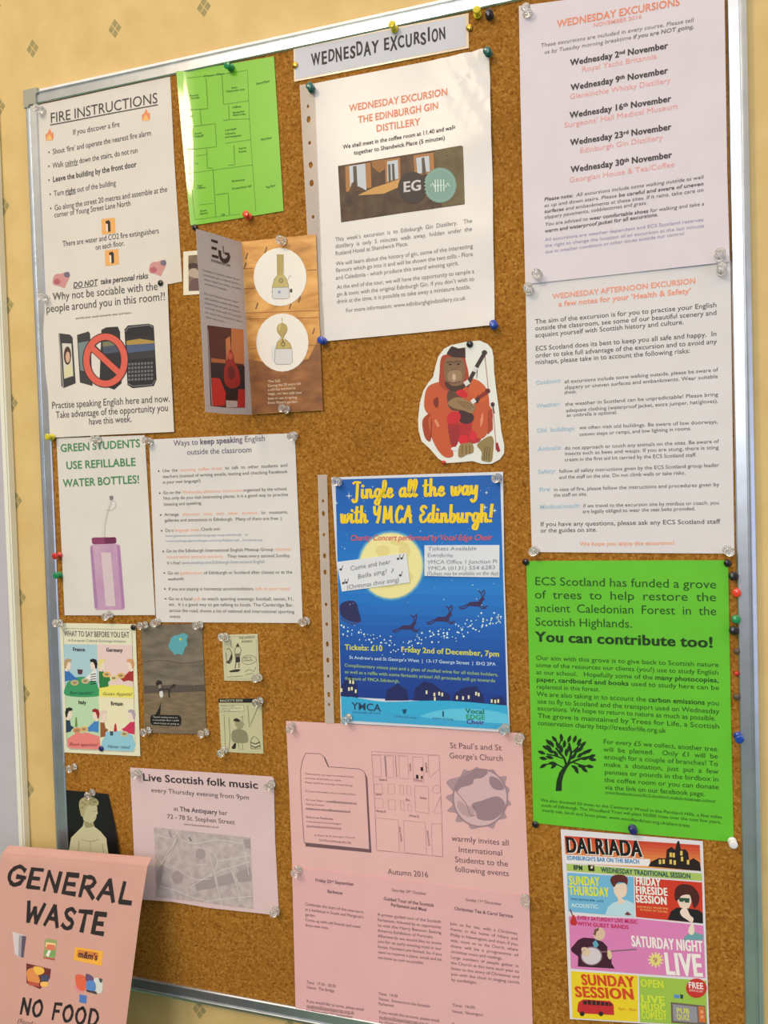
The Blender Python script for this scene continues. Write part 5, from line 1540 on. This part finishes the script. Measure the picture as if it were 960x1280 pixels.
p.tt('heading', [('Saturday 29~^th~^ October', (421, 128), (551, 143)), ('Sunday 11~^th~^ December', (697, 164), (832, 182))], 11, cW, rgb=DK)
p.block('body_text', ['Celebrate the start of the new term', 'at a barbecue in South and Margaret’s', 'garden.|18', 'Come up with old friends and meet|94', 'those new ones.|40'], (97, 181), (316, 212), (98, 260), (318, 288), 11, cW, rgb=DK)
p.block('body_text', ['A private guided tour of the Scottish', 'Parliament, followed by an opportunity', 'to visit the Harry Benson: Seeing', 'America Exhibition of Portraits.|88', 'Afterwards we would like to invite', 'you for an early evening meal in our', 'house. Numbers are limited. So, if you', 'want to reserve a place, email and let', 'me know as soon as possible.|72'], (368, 220), (606, 248), (370, 381), (610, 410), 11, cW, rgb=DK)
p.block('body_text', ['Join  us  for  tea,  with  a  Christmas', 'theme,  in  the  home  of  Hilary  and', 'Philip in Newington and then, if you', 'wish,  move  on  to  the  Church,  where', 'there  will  be  a  programme  of', 'christmas music and readings.|76', 'Large  numbers  of  people  gather  in', 'the Church at this time each year to', 'listen to the story of Christmas and', 'join with the choir in singing carols', 'by candlelight.|38'], (640, 254), (892, 292), (644, 464), (900, 496), 11, cW, rgb=DK)
p.tt('body_text', [('Time:  17:30 - 20:30', (103, 474), (212, 490)), ('Venue:  The Bridge', (103, 492), (207, 507)), ('If you would like to come, please email', (103, 544), (317, 577)), ('~ustudents@stpaulsgeorge.org.uk~u', (103, 562), (280, 588)), ('by Wednesday 21~^st~^ September', (103, 579), (276, 605)),
                   ('Time:  14:30', (372, 517), (444, 526)), ('Venue:  Entrance to the Scottish', (372, 536), (566, 564)), ('Parliament', (372, 555), (430, 562)), ('If you would like to come, please email', (373, 585), (600, 618)), ('~ustudents@stpaulsgeorge.org.uk~u', (374, 604), (560, 630)), ('by Wednesday 26~^th~^ October', (375, 622), (550, 648)),
                   ('Time:  16:00', (648, 559), (733, 569)), ('Venue:  Newington', (648, 582), (764, 596)), ('If you would like to come, please email', (648, 630), (880, 660))], 11, cW, rgb=DK)
p.build()

# ---------------------------------------------------------------- pub programme
p = Paper('pub_poster', 'colourful patchwork pub programme poster at the bottom right', 'poster', [cX(q) for q in ((5, 28), (430, 62), (857, 100), (870, 500), (884, 900), (896, 1218), (480, 1190), (60, 1165), (40, 700), (22, 360))], (232, 222, 224), None, 1.4, .4, .3, rough=.4)
b = 'beach_banner'
for i in range(8):
    f0, f1 = i / 8, (i + 1) / 8
    cc = tuple(int((204, 70, 44)[j] + ((240, 172, 88)[j] - (204, 70, 44)[j]) * f0) for j in range(3))
    L0, R0, L1, R1 = (28, 66), (838, 122), (36, 228), (846, 278)
    lp = lambda a_, b_, f: (a_[0] + (b_[0] - a_[0]) * f, a_[1] + (b_[1] - a_[1]) * f)
    p.poly(b, cc, [lp(L0, L1, f0), lp(R0, R1, f0), lp(R0, R1, f1), lp(L0, L1, f1)], cX, 1)
p.poly(b, (238, 226, 220), [(30, 178), (540, 206), (540, 248), (36, 230)], cX, 2)
p.poly(b, (38, 26, 26), [(530, 248), (545, 222), (590, 200), (636, 200), (640, 150), (668, 132), (690, 150), (704, 100), (714, 96), (726, 150), (750, 146), (768, 165), (775, 215), (800, 200), (838, 225), (846, 278)], cX, 3)
for q in ((600, 222), (622, 220), (664, 180), (682, 182), (664, 222), (688, 226), (728, 170), (732, 205), (768, 224)):
    p.poly(b, (226, 192, 92), [(q[0] - 7, q[1] - 14), (q[0] + 7, q[1] - 13), (q[0] + 7, q[1] + 14), (q[0] - 7, q[1] + 13)], cX, 4)
p.t('pub_title', 'DALRIADA', (46, 169), (502, 196), 90, cX, (240, 232, 228), 3, layer=4)
p.t('pub_title', 'DALRIADA', (40, 164), (496, 190), 88, cX, (24, 20, 22), 3, layer=5)
p.t('pub_title', 'EDINBURGH’S BAR ON THE BEACH', (44, 208), (478, 232), 24, cX, (64, 136, 186), 2, layer=5)
p.poly(b, (172, 192, 94), [(40, 234), (850, 292), (852, 336), (42, 276)], cX, 2)
p.t('session_text', '8PM', (82, 268), (138, 273), 28, cX, (34, 62, 60), 2, layer=5)
p.poly('session_text', (30, 26, 26), [(168, 240), (206, 242), (208, 278), (172, 276)], cX, 3)
p.poly('session_text', (226, 206, 170), [(186, 246), (200, 246), (196, 262), (184, 262)], cX, 4)
p.t('session_text', 'WEDNESDAY TRADITIONAL SESSION', (248, 282), (785, 322), 28, cX, (34, 82, 84), 2, layer=5)
p.poly('session_panel', (116, 178, 208), [(44, 286), (442, 312), (446, 552), (52, 520)], cX, 2)
p.poly('session_panel', (208, 56, 36), [(448, 314), (852, 346), (858, 592), (456, 552)], cX, 2)
p.tt('session_text', [('SUNDAY', (58, 358), (242, 366)), ('THURSDAY', (58, 418), (298, 430))], 52, cX, rgb=(224, 220, 62), b=3, layer=5)
p.t('session_text', 'OPEN SESSION 8PM - LATE', (64, 450), (262, 464), 12, cX, (34, 86, 116), 1)
p.tt('session_text', [('ACOUSTIC', (70, 492), (232, 502))], 22, cX, rgb=(200, 222, 232), b=2)
p.poly('portrait', (188, 214, 232), [(270, 540), (290, 490), (320, 466), (350, 456), (400, 450), (444, 470), (446, 550)], cX, 3)
p.poly('portrait', (236, 204, 178), [(322, 366), (340, 356), (390, 350), (402, 380), (396, 420), (372, 440), (392, 456), (352, 474), (346, 438), (328, 410)], cX, 4, True)
p.poly('portrait', (96, 40, 38), [(308, 348), (304, 320), (330, 300), (380, 300), (406, 322), (402, 358), (385, 345), (345, 346), (326, 372)], cX, 5, True)
p.poly('portrait', (132, 50, 60), [(388, 536), (404, 518), (430, 538), (408, 542)], cX, 4)
p.tt('session_text', [('FRIDAY', (456, 356), (604, 370)), ('FIRESIDE', (456, 410), (648, 424)), ('SESSION', (458, 462), (644, 478))], 44, cX, rgb=(240, 230, 224), b=3, layer=5)
p.tt('session_text', [('LIVE MUSIC FROM 9PM', (462, 494), (648, 508)), ('IN FRONT OF THE FIRE', (480, 512), (646, 528))], 11, cX, rgb=(236, 164, 98), b=1)
p.poly('portrait', (34, 28, 32), [(646, 568), (664, 520), (700, 495), (760, 500), (830, 510), (856, 530), (858, 592)], cX, 3)
p.poly('portrait', (236, 206, 184), [(704, 430), (720, 410), (780, 410), (790, 450), (770, 500), (730, 500), (710, 470)], cX, 3, True)
p.poly('portrait', (78, 32, 30), [(690, 450), (688, 400), (705, 366), (750, 355), (800, 372), (834, 420), (830, 470), (805, 500), (790, 460), (776, 420), (730, 424), (708, 450)], cX, 4, True)
p.poly('portrait', (44, 82, 62), [(712, 436), (778, 440), (774, 466), (752, 466), (744, 452), (736, 462), (716, 458)], cX, 5)
p.poly('portrait', (240, 212, 190), [(720, 520), (740, 495), (760, 500), (780, 540), (800, 560), (790, 584), (750, 560), (730, 545)], cX, 5, True)
p.poly('session_panel', (222, 128, 176), [(54, 548), (456, 560), (860, 604), (872, 918), (470, 892), (66, 862)], cX, 2)
p.tt('session_text', [('EVERY SATURDAY LIVE MUSIC', (106, 566), (468, 592)), ('WITH GUEST BANDS', (106, 602), (414, 624))], 22, cX, rgb=(196, 40, 90), b=2, layer=5)
p.poly('session_text', (196, 46, 44), [(64, 575), (84, 540), (102, 580), (96, 602), (68, 598)], cX, 4, True)
p.line('session_text', (120, 40, 36), [(82, 560), (62, 505)], 1.2, cX, 4)
m_ = 'banjo_player'
p.poly(m_, (68, 28, 46), [(66, 742), (110, 690), (140, 676), (200, 680), (256, 700), (285, 730), (284, 790), (310, 800), (310, 830), (330, 862), (108, 850), (110, 790), (70, 760)], cX, 3)
p.poly(m_, (222, 186, 156), [(200, 650), (215, 622), (250, 618), (270, 640), (268, 670), (250, 690), (225, 690), (208, 676)], cX, 4, True)
p.poly(m_, (120, 84, 66), [(200, 655), (208, 626), (232, 616), (236, 628), (220, 640), (214, 666)], cX, 5)
p.poly(m_, (96, 160, 180), [(196, 706), (216, 690), (234, 720), (210, 750)], cX, 4)
p.ell(m_, (216, 200, 200), (190, 786), 64, 56, cX, 5)
p.ring(m_, (150, 120, 130), (190, 786), 64, 56, 6, cX, 6)
p.poly(m_, (226, 192, 160), [(130, 740), (160, 735), (180, 760), (170, 790), (140, 780)], cX, 6, True)
p.line(m_, (140, 100, 110), [(240, 762), (460, 744)], 1.4, cX, 6)
p.poly(m_, (224, 196, 150), [(286, 756), (304, 754), (312, 790), (300, 806), (288, 790)], cX, 7, True)
p.t('session_text', 'SATURDAY NIGHT', (432, 726), (860, 762), 62, cX, (244, 232, 238), 3, layer=5)
p.t('session_text', 'LIVE', (636, 894), (862, 908), 126, cX, (244, 236, 240), 3, layer=5)
for t in range(12):
    an = t / 12 * 6.2832
    p.line('session_text', (236, 220, 130), [(574, 808), (574 + 46 * math.cos(an), 808 + 46 * math.sin(an))], 1.6, cX, 3)
p.ell('session_text', (232, 214, 120), (574, 808), 32, 32, cX, 4)
p.tt('session_text', [('9', (560, 824), (588, 826))], 30, cX, rgb=(190, 130, 120), b=2, layer=6)
p.poly('portrait', (110, 160, 160), [(730, 690), (760, 660), (800, 640), (858, 660), (856, 690)], cX, 4)
p.poly('portrait', (236, 214, 190), [(768, 640), (782, 600), (800, 598), (806, 640), (790, 660)], cX, 5, True)
p.poly('session_panel', (238, 204, 40), [(66, 878), (466, 902), (468, 1180), (76, 1158)], cX, 2)
p.poly('session_panel', (160, 190, 72), [(474, 906), (876, 934), (884, 1206), (480, 1182)], cX, 2)
p.tt('session_text', [('SUNDAY', (134, 958), (452, 972)), ('SESSION', (96, 1030), (452, 1046))], 60, cX, rgb=(212, 70, 34), b=3, layer=5)
bs = 'bus_drawing'
p.poly(bs, (198, 46, 50), [(106, 1090), (112, 1064), (140, 1046), (300, 1056), (322, 1076), (326, 1140), (120, 1130), (104, 1118)], cX, 3)
p.poly(bs, (50, 36, 36), [(138, 1058), (170, 1050), (308, 1066), (312, 1086), (140, 1076)], cX, 4)
for x in range(165, 310, 26):
    p.line(bs, (198, 46, 50), [(x, 1052), (x, 1086)], .9, cX, 5)
for x in (134, 246):
    p.ell(bs, (48, 34, 34), (x, 1132), 14, 14, cX, 5)
p.t('session_text', '4pm - 8pm', (350, 1108), (462, 1116), 16, cX, (214, 150, 40), 2)
p.tt('session_text', [('OPEN', (486, 968), (628, 978)), ('LIVE', (488, 1062), (634, 1074)), ('MUSIC', (488, 1112), (640, 1122)), ('COMEDY', (490, 1158), (644, 1170))], 44, cX, rgb=(210, 218, 62), b=3, layer=5)
p.poly('television_drawing', (112, 96, 84), [(664, 1062), (870, 1084), (880, 1200), (668, 1186)], cX, 3)
p.poly('television_drawing', (150, 144, 150), [(676, 1074), (820, 1090), (826, 1186), (680, 1174)], cX, 4)
p.poly('television_drawing', (214, 112, 60), [(828, 1086), (866, 1090), (874, 1186), (834, 1180)], cX, 4)
p.tt('television_drawing', [('PUB', (700, 1126), (778, 1132)), ('QUIZ', (700, 1162), (780, 1170))], 30, cX, rgb=(214, 206, 90), b=2, layer=6)
p.ell('television_drawing', (236, 160, 100), (850, 1120), 10, 10, cX, 6)
p.ell('television_drawing', (236, 160, 100), (852, 1150), 10, 10, cX, 6)
p.poly('session_text', (96, 140, 190), [(682, 1016), (716, 1018), (716, 1040), (684, 1038)], cX, 3)
p.poly('session_text', (40, 60, 70), [(720, 1014), (740, 1020), (736, 1044), (722, 1040)], cX, 3)
p.ell('red_badge', (204, 50, 42), (818, 978), 62, 58, cX, 6)
p.t('red_badge', 'FREE', (772, 976), (862, 984), 36, cX, (240, 222, 216), 2, layer=7)
p.t('red_badge', 'ENTRY ALL DAY', (776, 996), (858, 1004), 12, cX, (236, 200, 190), 1, layer=7)
p.build()

# ---------------------------------------------------------------- the pink waste sign on the raised lid of a bin
tl = hit((2.5, 1067), .040)
tr = hit((184.5, 1083), .040)
wex = (tr - tl).normalized()
dd = ray((159.5, 1280))
br = CAM + dd * ((tr - CAM).dot(wex) / dd.dot(wex))
WS = Surf(tr, wex, tr - br)
print('waste', tl, tr, br, (tr - tl).length)
ww = (tr - tl).length
def wbend(a, b):
    t = max(0, min(1, (a + .03) / .03))
    top = max(0, (b + .000) / .010)
    return .003 * t * t * max(0, min(1, -b / .05)) - .006 * top * top
p = Paper('waste_sign', 'pink general waste sign with brushed black capitals, standing in front of the board', 'sign', [(-ww, -.31), (0, -.31), (0, -.15), (0, 0), (.0008, .0105), (-ww * .5, .0105), (-ww + .004, .0105), (-ww, 0), (-ww, -.15)], (197, 147, 131), None, .2, .2, 0, WS, wbend, local=True, lam=.3)
p.line('sheet_crease', (206, 148, 134), [(2.5, 1067), (184.5, 1083)], .6, PX, 1)
BK = (32, 26, 28)
brush(p, 'heading', CAPS, 'GENERAL', (20, 172), (446, 242), 62, 5.6, BK, cY, 3, .1, .25, .12, .1)
brush(p, 'heading', CAPS, 'WASTE', (80, 296), (352, 344), 64, 5.4, BK, cY, 3, .06, .22, .12, .1)
brush(p, 'heading', CAPS, 'NO FOOD', (66, 604), (332, 650), 52, 3.6, BK, cY, 3, .05, .15, .14, .1)
p.t('body_text', '(food waste in the bin)', (148, 876), (700, 1010), 40, cZ, (96, 78, 76), 0, .15)
w_ = 'rubbish_pictures'
p.poly(w_, (196, 184, 182), [(108, 98), (226, 136), (202, 322), (166, 318), (130, 290)], cZ, 1)
p.poly(w_, (150, 140, 146), [(166, 130), (228, 136), (204, 322), (160, 312)], cZ, 2)
p.poly(w_, (88, 74, 86), [(192, 134), (228, 140), (204, 322), (184, 318)], cZ, 3)
p.poly(w_, (140, 150, 92), [(388, 166), (420, 158), (492, 174), (472, 340), (440, 344), (374, 322)], cZ, 1)
p.poly(w_, (228, 192, 130), [(398, 190), (480, 200), (476, 240), (392, 228)], cZ, 2)
p.poly(w_, (206, 110, 80), [(408, 206), (476, 214), (470, 258), (396, 250)], cZ, 3)
p.poly(w_, (110, 150, 84), [(384, 262), (476, 268), (470, 308), (382, 300)], cZ, 3)
p.poly(w_, (226, 210, 190), [(420, 256), (440, 262), (420, 316), (396, 300)], cZ, 4)
p.poly(w_, (176, 70, 64), [(376, 316), (470, 330), (472, 344), (374, 326)], cZ, 4)
p.poly(w_, (226, 160, 56), [(646, 230), (888, 268), (872, 394), (630, 342)], cZ, 1)
p.poly(w_, (196, 116, 50), [(668, 252), (846, 280), (838, 340), (660, 310)], cZ, 2)
p.t(w_, 'm&m’s', (672, 318), (836, 346), 56, cZ, (66, 40, 40), 2, layer=5)
p.poly(w_, (104, 40, 40), [(228, 370), (440, 420), (430, 500), (346, 592), (230, 540)], cZ, 1)
p.poly(w_, (208, 130, 70), [(236, 430), (300, 410), (330, 470), (340, 540), (260, 560), (236, 500)], cZ, 2, True)
p.poly(w_, (224, 170, 70), [(296, 398), (370, 410), (380, 450), (330, 470), (298, 440)], cZ, 3, True)
p.poly(w_, (176, 74, 56), [(240, 520), (330, 540), (346, 572), (250, 556)], cZ, 3)
p.poly(w_, (60, 66, 86), [(362, 470), (420, 480), (412, 526), (356, 520)], cZ, 3, True)
p.poly(w_, (230, 172, 84), [(352, 534), (410, 530), (412, 564), (360, 570)], cZ, 3, True)
p.poly(w_, (206, 92, 60), [(650, 474), (720, 476), (744, 530), (726, 604), (664, 580)], cZ, 2, True)
p.poly(w_, (206, 130, 130), [(640, 560), (700, 590), (720, 620), (650, 610)], cZ, 1, True)
p.poly(w_, (92, 72, 104), [(742, 460), (800, 490), (790, 540), (740, 520)], cZ, 2, True)
p.poly(w_, (82, 122, 176), [(744, 530), (800, 520), (824, 560), (812, 612), (750, 604)], cZ, 3, True)
p.poly(w_, (196, 196, 186), [(810, 500), (878, 520), (872, 620), (820, 610)], cZ, 2, True)
p.poly(w_, (58, 52, 56), [(740, 596), (830, 614), (830, 636), (744, 612)], cZ, 4)
p.poly(w_, (58, 72, 70), [(850, 496), (880, 506), (874, 540), (856, 530)], cZ, 4)
p.poly(w_, (72, 108, 168), [(684, 636), (746, 648), (742, 716), (682, 704)], cZ, 3)
p.build()

def make_bin():
    root = empty('waste_bin', world((-.02, -Z0, .30)))
    L = root.location
    tag(root, 'dark plastic bin with raised lid carrying the pink sign', 'bin')
    dk = mat((46, 42, 46), .5)
    bm = bmesh.new()
    co = []
    t0, t1 = -.003, -.36
    for a, b in ((-ww + .006, t0), (-.009, t0), (-.009, t1), (-ww + .006, t1)):
        for h in (-.0045, -.0095):
            co.append(bm.verts.new(world(WS.at(a, b, h)) - L))
    for i in range(4):
        j = (i + 1) % 4
        bm.faces.new((co[2 * i], co[2 * j], co[2 * j + 1], co[2 * i + 1]))
    bm.faces.new((co[0], co[2], co[4], co[6]))
    bm.faces.new((co[1], co[3], co[5], co[7]))
    bmesh.ops.recalc_face_normals(bm, faces=bm.faces)
    bmesh.ops.bevel(bm, geom=bm.edges[:], offset=.0015, segments=2, affect='EDGES')
    link('lid', mesh_from(bm, 'lid'), root, [dk])
    foot = WS.at(-ww / 2, t1, -.007)
    bm = bmesh.new()
    z1 = Z0 + foot[1] + .004
    y0 = -foot[2] - .012
    x0, x1 = foot[0] - ww / 2 - .005, foot[0] + ww / 2 + .005
    lo = [(x0 + .03, y0 - .03, 0), (x1 - .03, y0 - .03, 0), (x1 - .03, y0 - .24, 0), (x0 + .03, y0 - .24, 0)]
    hi = [(x0, y0 + .016, z1), (x1, y0 + .016, z1), (x1, y0 - .28, z1), (x0, y0 - .28, z1)]
    vl = [bm.verts.new(Vector(v) - L) for v in lo]
    vh = [bm.verts.new(Vector(v) - L) for v in hi]
    ins = [bm.verts.new(Vector((v[0] + (.012 if v[0] == x0 else -.012), v[1] + (-.012 if i < 2 else .012), v[2])) - L) for i, v in enumerate(hi)]
    dp = [bm.verts.new(v.co + Vector((0, 0, -.5))) for v in ins]
    bm.faces.new(vl)
    bm.faces.new(dp)
    for i in range(4):
        j = (i + 1) % 4
        bm.faces.new((vl[i], vl[j], vh[j], vh[i]))
        bm.faces.new((vh[i], vh[j], ins[j], ins[i]))
        bm.faces.new((ins[i], ins[j], dp[j], dp[i]))
    bmesh.ops.recalc_face_normals(bm, faces=bm.faces)
    link('body', mesh_from(bm, 'body'), root, [dk])
make_bin()

# ---------------------------------------------------------------- pins
PINC = {'clear': mat((252, 252, 252), .06, trans=.85, raw=True), 'green': mat((24, 132, 74), .25, coat=.4), 'teal': mat((16, 96, 84), .25, coat=.4), 'red': mat((206, 44, 36), .25, coat=.4), 'orange': mat((226, 64, 34), .25, coat=.4),
        'yellow': mat((214, 190, 30), .25, coat=.4), 'black': mat((28, 26, 30), .25, coat=.4), 'blue': mat((28, 70, 160), .25, coat=.4), 'navy': mat((34, 38, 96), .25, coat=.4), 'white': mat((228, 220, 216), .3, coat=.4),
        'gold': mat((214, 168, 70), .25, 1.0), 'grey': mat((92, 78, 62), .4)}
STEEL = mat((190, 190, 190), .3, 1.0)

def lathe(prof, n=16):
    bm = bmesh.new()
    rings = []
    for r, h in prof:
        if r < 1e-6:
            rings.append([bm.verts.new((0, -h, 0))])
        else:
            rings.append([bm.verts.new((r * math.cos(i / n * 6.28318), -h, r * math.sin(i / n * 6.28318))) for i in range(n)])
    for a_, b_ in zip(rings, rings[1:]):
        for i in range(n):
            j = (i + 1) % n
            if len(a_) == 1:
                bm.faces.new((a_[0], b_[i], b_[j]))
            elif len(b_) == 1:
                bm.faces.new((a_[i], a_[j], b_[0]))
            else:
                bm.faces.new((a_[i], a_[j], b_[j], b_[i]))
    bmesh.ops.recalc_face_normals(bm, faces=bm.faces)
    for f in bm.faces:
        f.smooth = True
    return bm

MM = .001
PROF = {'push': [(0, 1.2), (3.9, 1.2), (4.5, 1.5), (4.6, 2.0), (4.2, 2.5), (2.6, 3.0), (2.1, 4.2), (2.0, 6.0), (2.2, 7.6), (2.8, 8.6), (4.0, 9.0), (4.4, 9.5), (4.4, 10.8), (4.0, 11.4), (3.0, 11.7), (0, 11.8)],
        'flat': [(0, .5), (3.6, .5), (3.9, .9), (3.5, 1.7), (2.4, 2.3), (1.0, 2.6), (0, 2.65)],
        'ball': [(0, .4), (1.6, .5), (2.9, 1.3), (3.4, 2.6), (2.9, 4.0), (1.6, 4.9), (0, 5.2)]}
PROTO = {}

def pin(kind, color, px, label, lift=1.2, tilt=None, scale=1.0):
    """px is the middle of the pin's head as the photograph shows it"""
    if color == 'clear':
        scale *= 1.15
    hh = {'push': .0062, 'flat': .0015, 'ball': .003}[kind] * scale
    if tilt is None:
        tilt = (RND.uniform(-.16, .16), RND.uniform(-.16, .16)) if kind == 'push' else (0, 0)
    q = hit(px, lift * MM + hh)
    name = {'push': 'push_pin', 'flat': 'drawing_pin', 'ball': 'round_pin'}[kind]
    loc = world((q[0] - math.tan(tilt[1]) * hh, q[1] + math.tan(tilt[0]) * hh * 0, lift * MM))
    key = (kind, color)
    if key not in PROTO:
        root = empty(name, loc)
        link('head', mesh_from(lathe([(r * MM, h * MM) for r, h in PROF[kind]]), 'head'), root, [PINC[color]])
        link('needle', mesh_from(lathe([(0, -.0045), (.0004, -.0035), (.0005, .0012), (.0005, .0016), (0, .0016)], 8), 'needle'), root, [STEEL])
        PROTO[key] = root
    else:
        src = PROTO[key]
        root = src.copy()
        COL.objects.link(root)
        root.location = loc
        for ch in src.children:
            c = ch.copy()
            COL.objects.link(c)
            c.parent = root
    root.rotation_euler = (tilt[0], 0, tilt[1])
    root.scale = (scale, scale, scale)
    tag(root, label, 'pin', {'push': 'push pins on the noticeboard', 'flat': 'flat drawing pins on the noticeboard', 'ball': 'round headed pins on the noticeboard'}[kind])

C_ = 'clear'
for kind, color, px, label, lift in (
    ('push', C_, (48, 136), 'clear push pin in the top left corner of the fire instructions', 2),
    ('push', C_, (53, 371), 'clear push pin on the left edge where the fire sheet meets the phone sheet', 5),
    ('push', 'green', (286, 82), 'bright green push pin at the top of the green floor plan', 2),
    ('push', 'orange', (309, 270), 'orange red push pin at the bottom of the green floor plan', 2),
    ('flat', 'black', (243, 284), 'black pin under the lower left corner of the green floor plan', 1),
    ('push', 'yellow', (491.5, 34), 'yellow push pin in the middle of the title strip', 2),
    ('flat', 'gold', (368.5, 81), 'gold drawing pin at the left end of the title strip', 1.4),
    ('flat', 'gold', (586.5, 34), 'gold drawing pin at the right end of the title strip', 1.4),
    ('push', 'yellow', (596.5, 16), 'yellow push pin below the top rail, left of the black one', 1),
    ('push', 'black', (611.5, 17), 'black push pin just below the top rail', 1),
    ('push', 'teal', (388, 109), 'dark green push pin at the top left of the bar photograph page', 2.5),
    ('push', 'teal', (609.5, 64), 'dark green push pin at the top right of the bar photograph page', 4),
    ('push', 'blue', (402.5, 426), 'blue push pin at the bottom left of the bar photograph page', 4),
    ('push', 'blue', (617, 406.5), 'blue push pin at the bottom right of the bar photograph page', 3),
    ('push', C_, (658, 13), 'clear push pin in the top left corner of the November list', 3),
    ('push', C_, (671, 341), 'clear push pin in the bottom left corner of the November list', 3),
    ('push', C_, (900, 319), 'clear push pin above another at the lower right of the November list', 3),
    ('push', C_, (902, 337), 'clear push pin on the seam at the right of the two right sheets', 3),
    ('push', C_, (660, 361), 'clear push pin in the top left corner of the small paragraph sheet', 2),
    ('push', C_, (667, 689), 'clear push pin at the bottom left of the small paragraph sheet', 2),
    ('push', C_, (911, 688), 'clear push pin at the bottom right of the small paragraph sheet', 2),
    ('flat', 'black', (657, 702.5), 'black drawing pin in the top left corner of the large green sheet', 2),
    ('flat', 'black', (909.5, 704), 'black drawing pin in the top right corner of the large green sheet', 2),
    ('flat', 'black', (669, 1031), 'black drawing pin in the bottom left corner of the large green sheet', 2),
    ('push', 'white', (916, 1054), 'white push pin at the bottom right corner of the large green sheet', 2),
    ('push', 'navy', (791, 1038), 'dark blue push pin at the top of the pub programme', 2.5),
    ('push', 'black', (917, 721), 'topmost black push pin in the row beside the right rail', 0),
    ('push', 'orange', (921, 741), 'orange red push pin in the row beside the right rail', 0),
    ('push', 'green', (920, 775), 'green push pin in the row beside the right rail', 0),
    ('push', 'black', (917.5, 789), 'black push pin right under the green one by the right rail', 0),
    ('ball', 'grey', (921, 814), 'upper of two brown round pins beside the right rail', 0),
    ('ball', 'red', (920.5, 842), 'tiny red pin between the two brown ones by the right rail', 0),
    ('ball', 'grey', (920.5, 871), 'lower of two brown round pins beside the right rail', 0),
    ('push', 'blue', (923.5, 921), 'blue push pin alone, lowest beside the right rail', 0),
    ('push', C_, (351, 299), 'clear push pin at the top of the orange leaflet', 4),
    ('push', C_, (355, 512), 'clear push pin at the bottom of the orange leaflet', 4),
    ('flat', 'black', (587, 430), 'black drawing pin at the top of the ape cutout', 2.4),
    ('ball', 'red', (554.5, 578), 'small red pin at the foot of the ape cutout', 2.4),
    ('flat', 'black', (200, 353.5), 'black drawing pin at the lower right of the fire instructions', 3.6),
    ('push', 'yellow', (62, 546), 'yellow push pin below the phone sheet on the left rail', 5),
    ('push', C_, (119, 549), 'clear push pin at the top of the pink bottle sheet', 2),
    ('push', C_, (184, 552), 'clear push pin between the bottle sheet and the bulleted sheet', 2),
    ('push', C_, (134, 769), 'clear push pin at the foot of the pink bottle sheet', 2),
    ('push', 'red', (71, 694), 'dark red push pin beside the left rail, above the green one', 1),
    ('push', 'green', (72, 719), 'green push pin beside the left rail, under the red one', 1),
    ('push', C_, (72, 780), 'clear push pin on the left rail at the corner of the dinner poster', 5),
    ('flat', 'black', (166, 784.5), 'black drawing pin in the top right corner of the dinner poster', 2),
    ('flat', 'navy', (126, 936), 'dark blue drawing pin at the bottom of the dinner poster', 2),
    ('push', C_, (178, 782), 'clear push pin in the top left corner of the grey picture card', 2),
    ('push', C_, (194, 778), 'clear push pin at the bottom left of the bulleted sheet', 2),
    ('push', C_, (247, 782), 'clear push pin in the top right corner of the grey picture card', 2),
    ('push', C_, (380, 777), 'clear push pin at the bottom right of the bulleted sheet', 2),
    ('push', C_, (365.5, 544), 'clear push pin in the top right corner of the bulleted sheet', 2),
    ('push', C_, (182, 914.5), 'clear push pin in the bottom left corner of the grey picture card', 2),
    ('push', C_, (254, 917), 'clear push pin in the bottom right corner of the grey picture card', 2),
    ('push', C_, (279, 797), 'clear push pin at the top left of the upper comic clipping', 2),
    ('push', C_, (321, 848), 'clear push pin at the bottom right of the upper comic clipping', 2),
    ('push', C_, (322, 877), 'clear push pin on the black bar of the lower comic clipping', 2),
    ('push', C_, (277.5, 939), 'clear push pin at the bottom left of the lower comic clipping', 2),
    ('push', C_, (89, 960), 'clear push pin in bare cork between dinner poster and statue', 0),
    ('push', C_, (112, 992), 'clear push pin at the top of the black statue photograph', 2),
    ('push', C_, (170, 968), 'clear push pin in the top left corner of the street map sheet', 2),
    ('push', C_, (337, 982), 'clear push pin in the top right corner of the street map sheet', 2),
    ('push', C_, (343, 1141), 'clear push pin in the bottom right corner of the street map sheet', 2),
    ('push', C_, (363, 909), 'clear push pin in the top left corner of the globe sheet', 2),
    ('push', C_, (649, 923), 'clear push pin in the top right corner of the globe sheet', 2),
    ('push', C_, (370, 1089), 'clear push pin on the left end of the seam of the pink sheets', 3),
    ('push', C_, (656.5, 1126), 'clear push pin on the right end of the seam of the pink sheets', 3),
    ('push', C_, (421, 602), 'clear push pin in the top left corner of the blue poster', 3.5),
    ('push', C_, (621, 597), 'clear push pin in the top right corner of the blue poster', 3.5),
    ('push', C_, (433, 898), 'clear push pin in the bottom left corner of the blue poster', 3.5),
    ('push', C_, (629.5, 911), 'clear push pin in the bottom right corner of the blue poster', 3.5),
):
    pin(kind, color, px, label, lift, scale=.72 if color == 'red' and kind == 'ball' else 1.0)
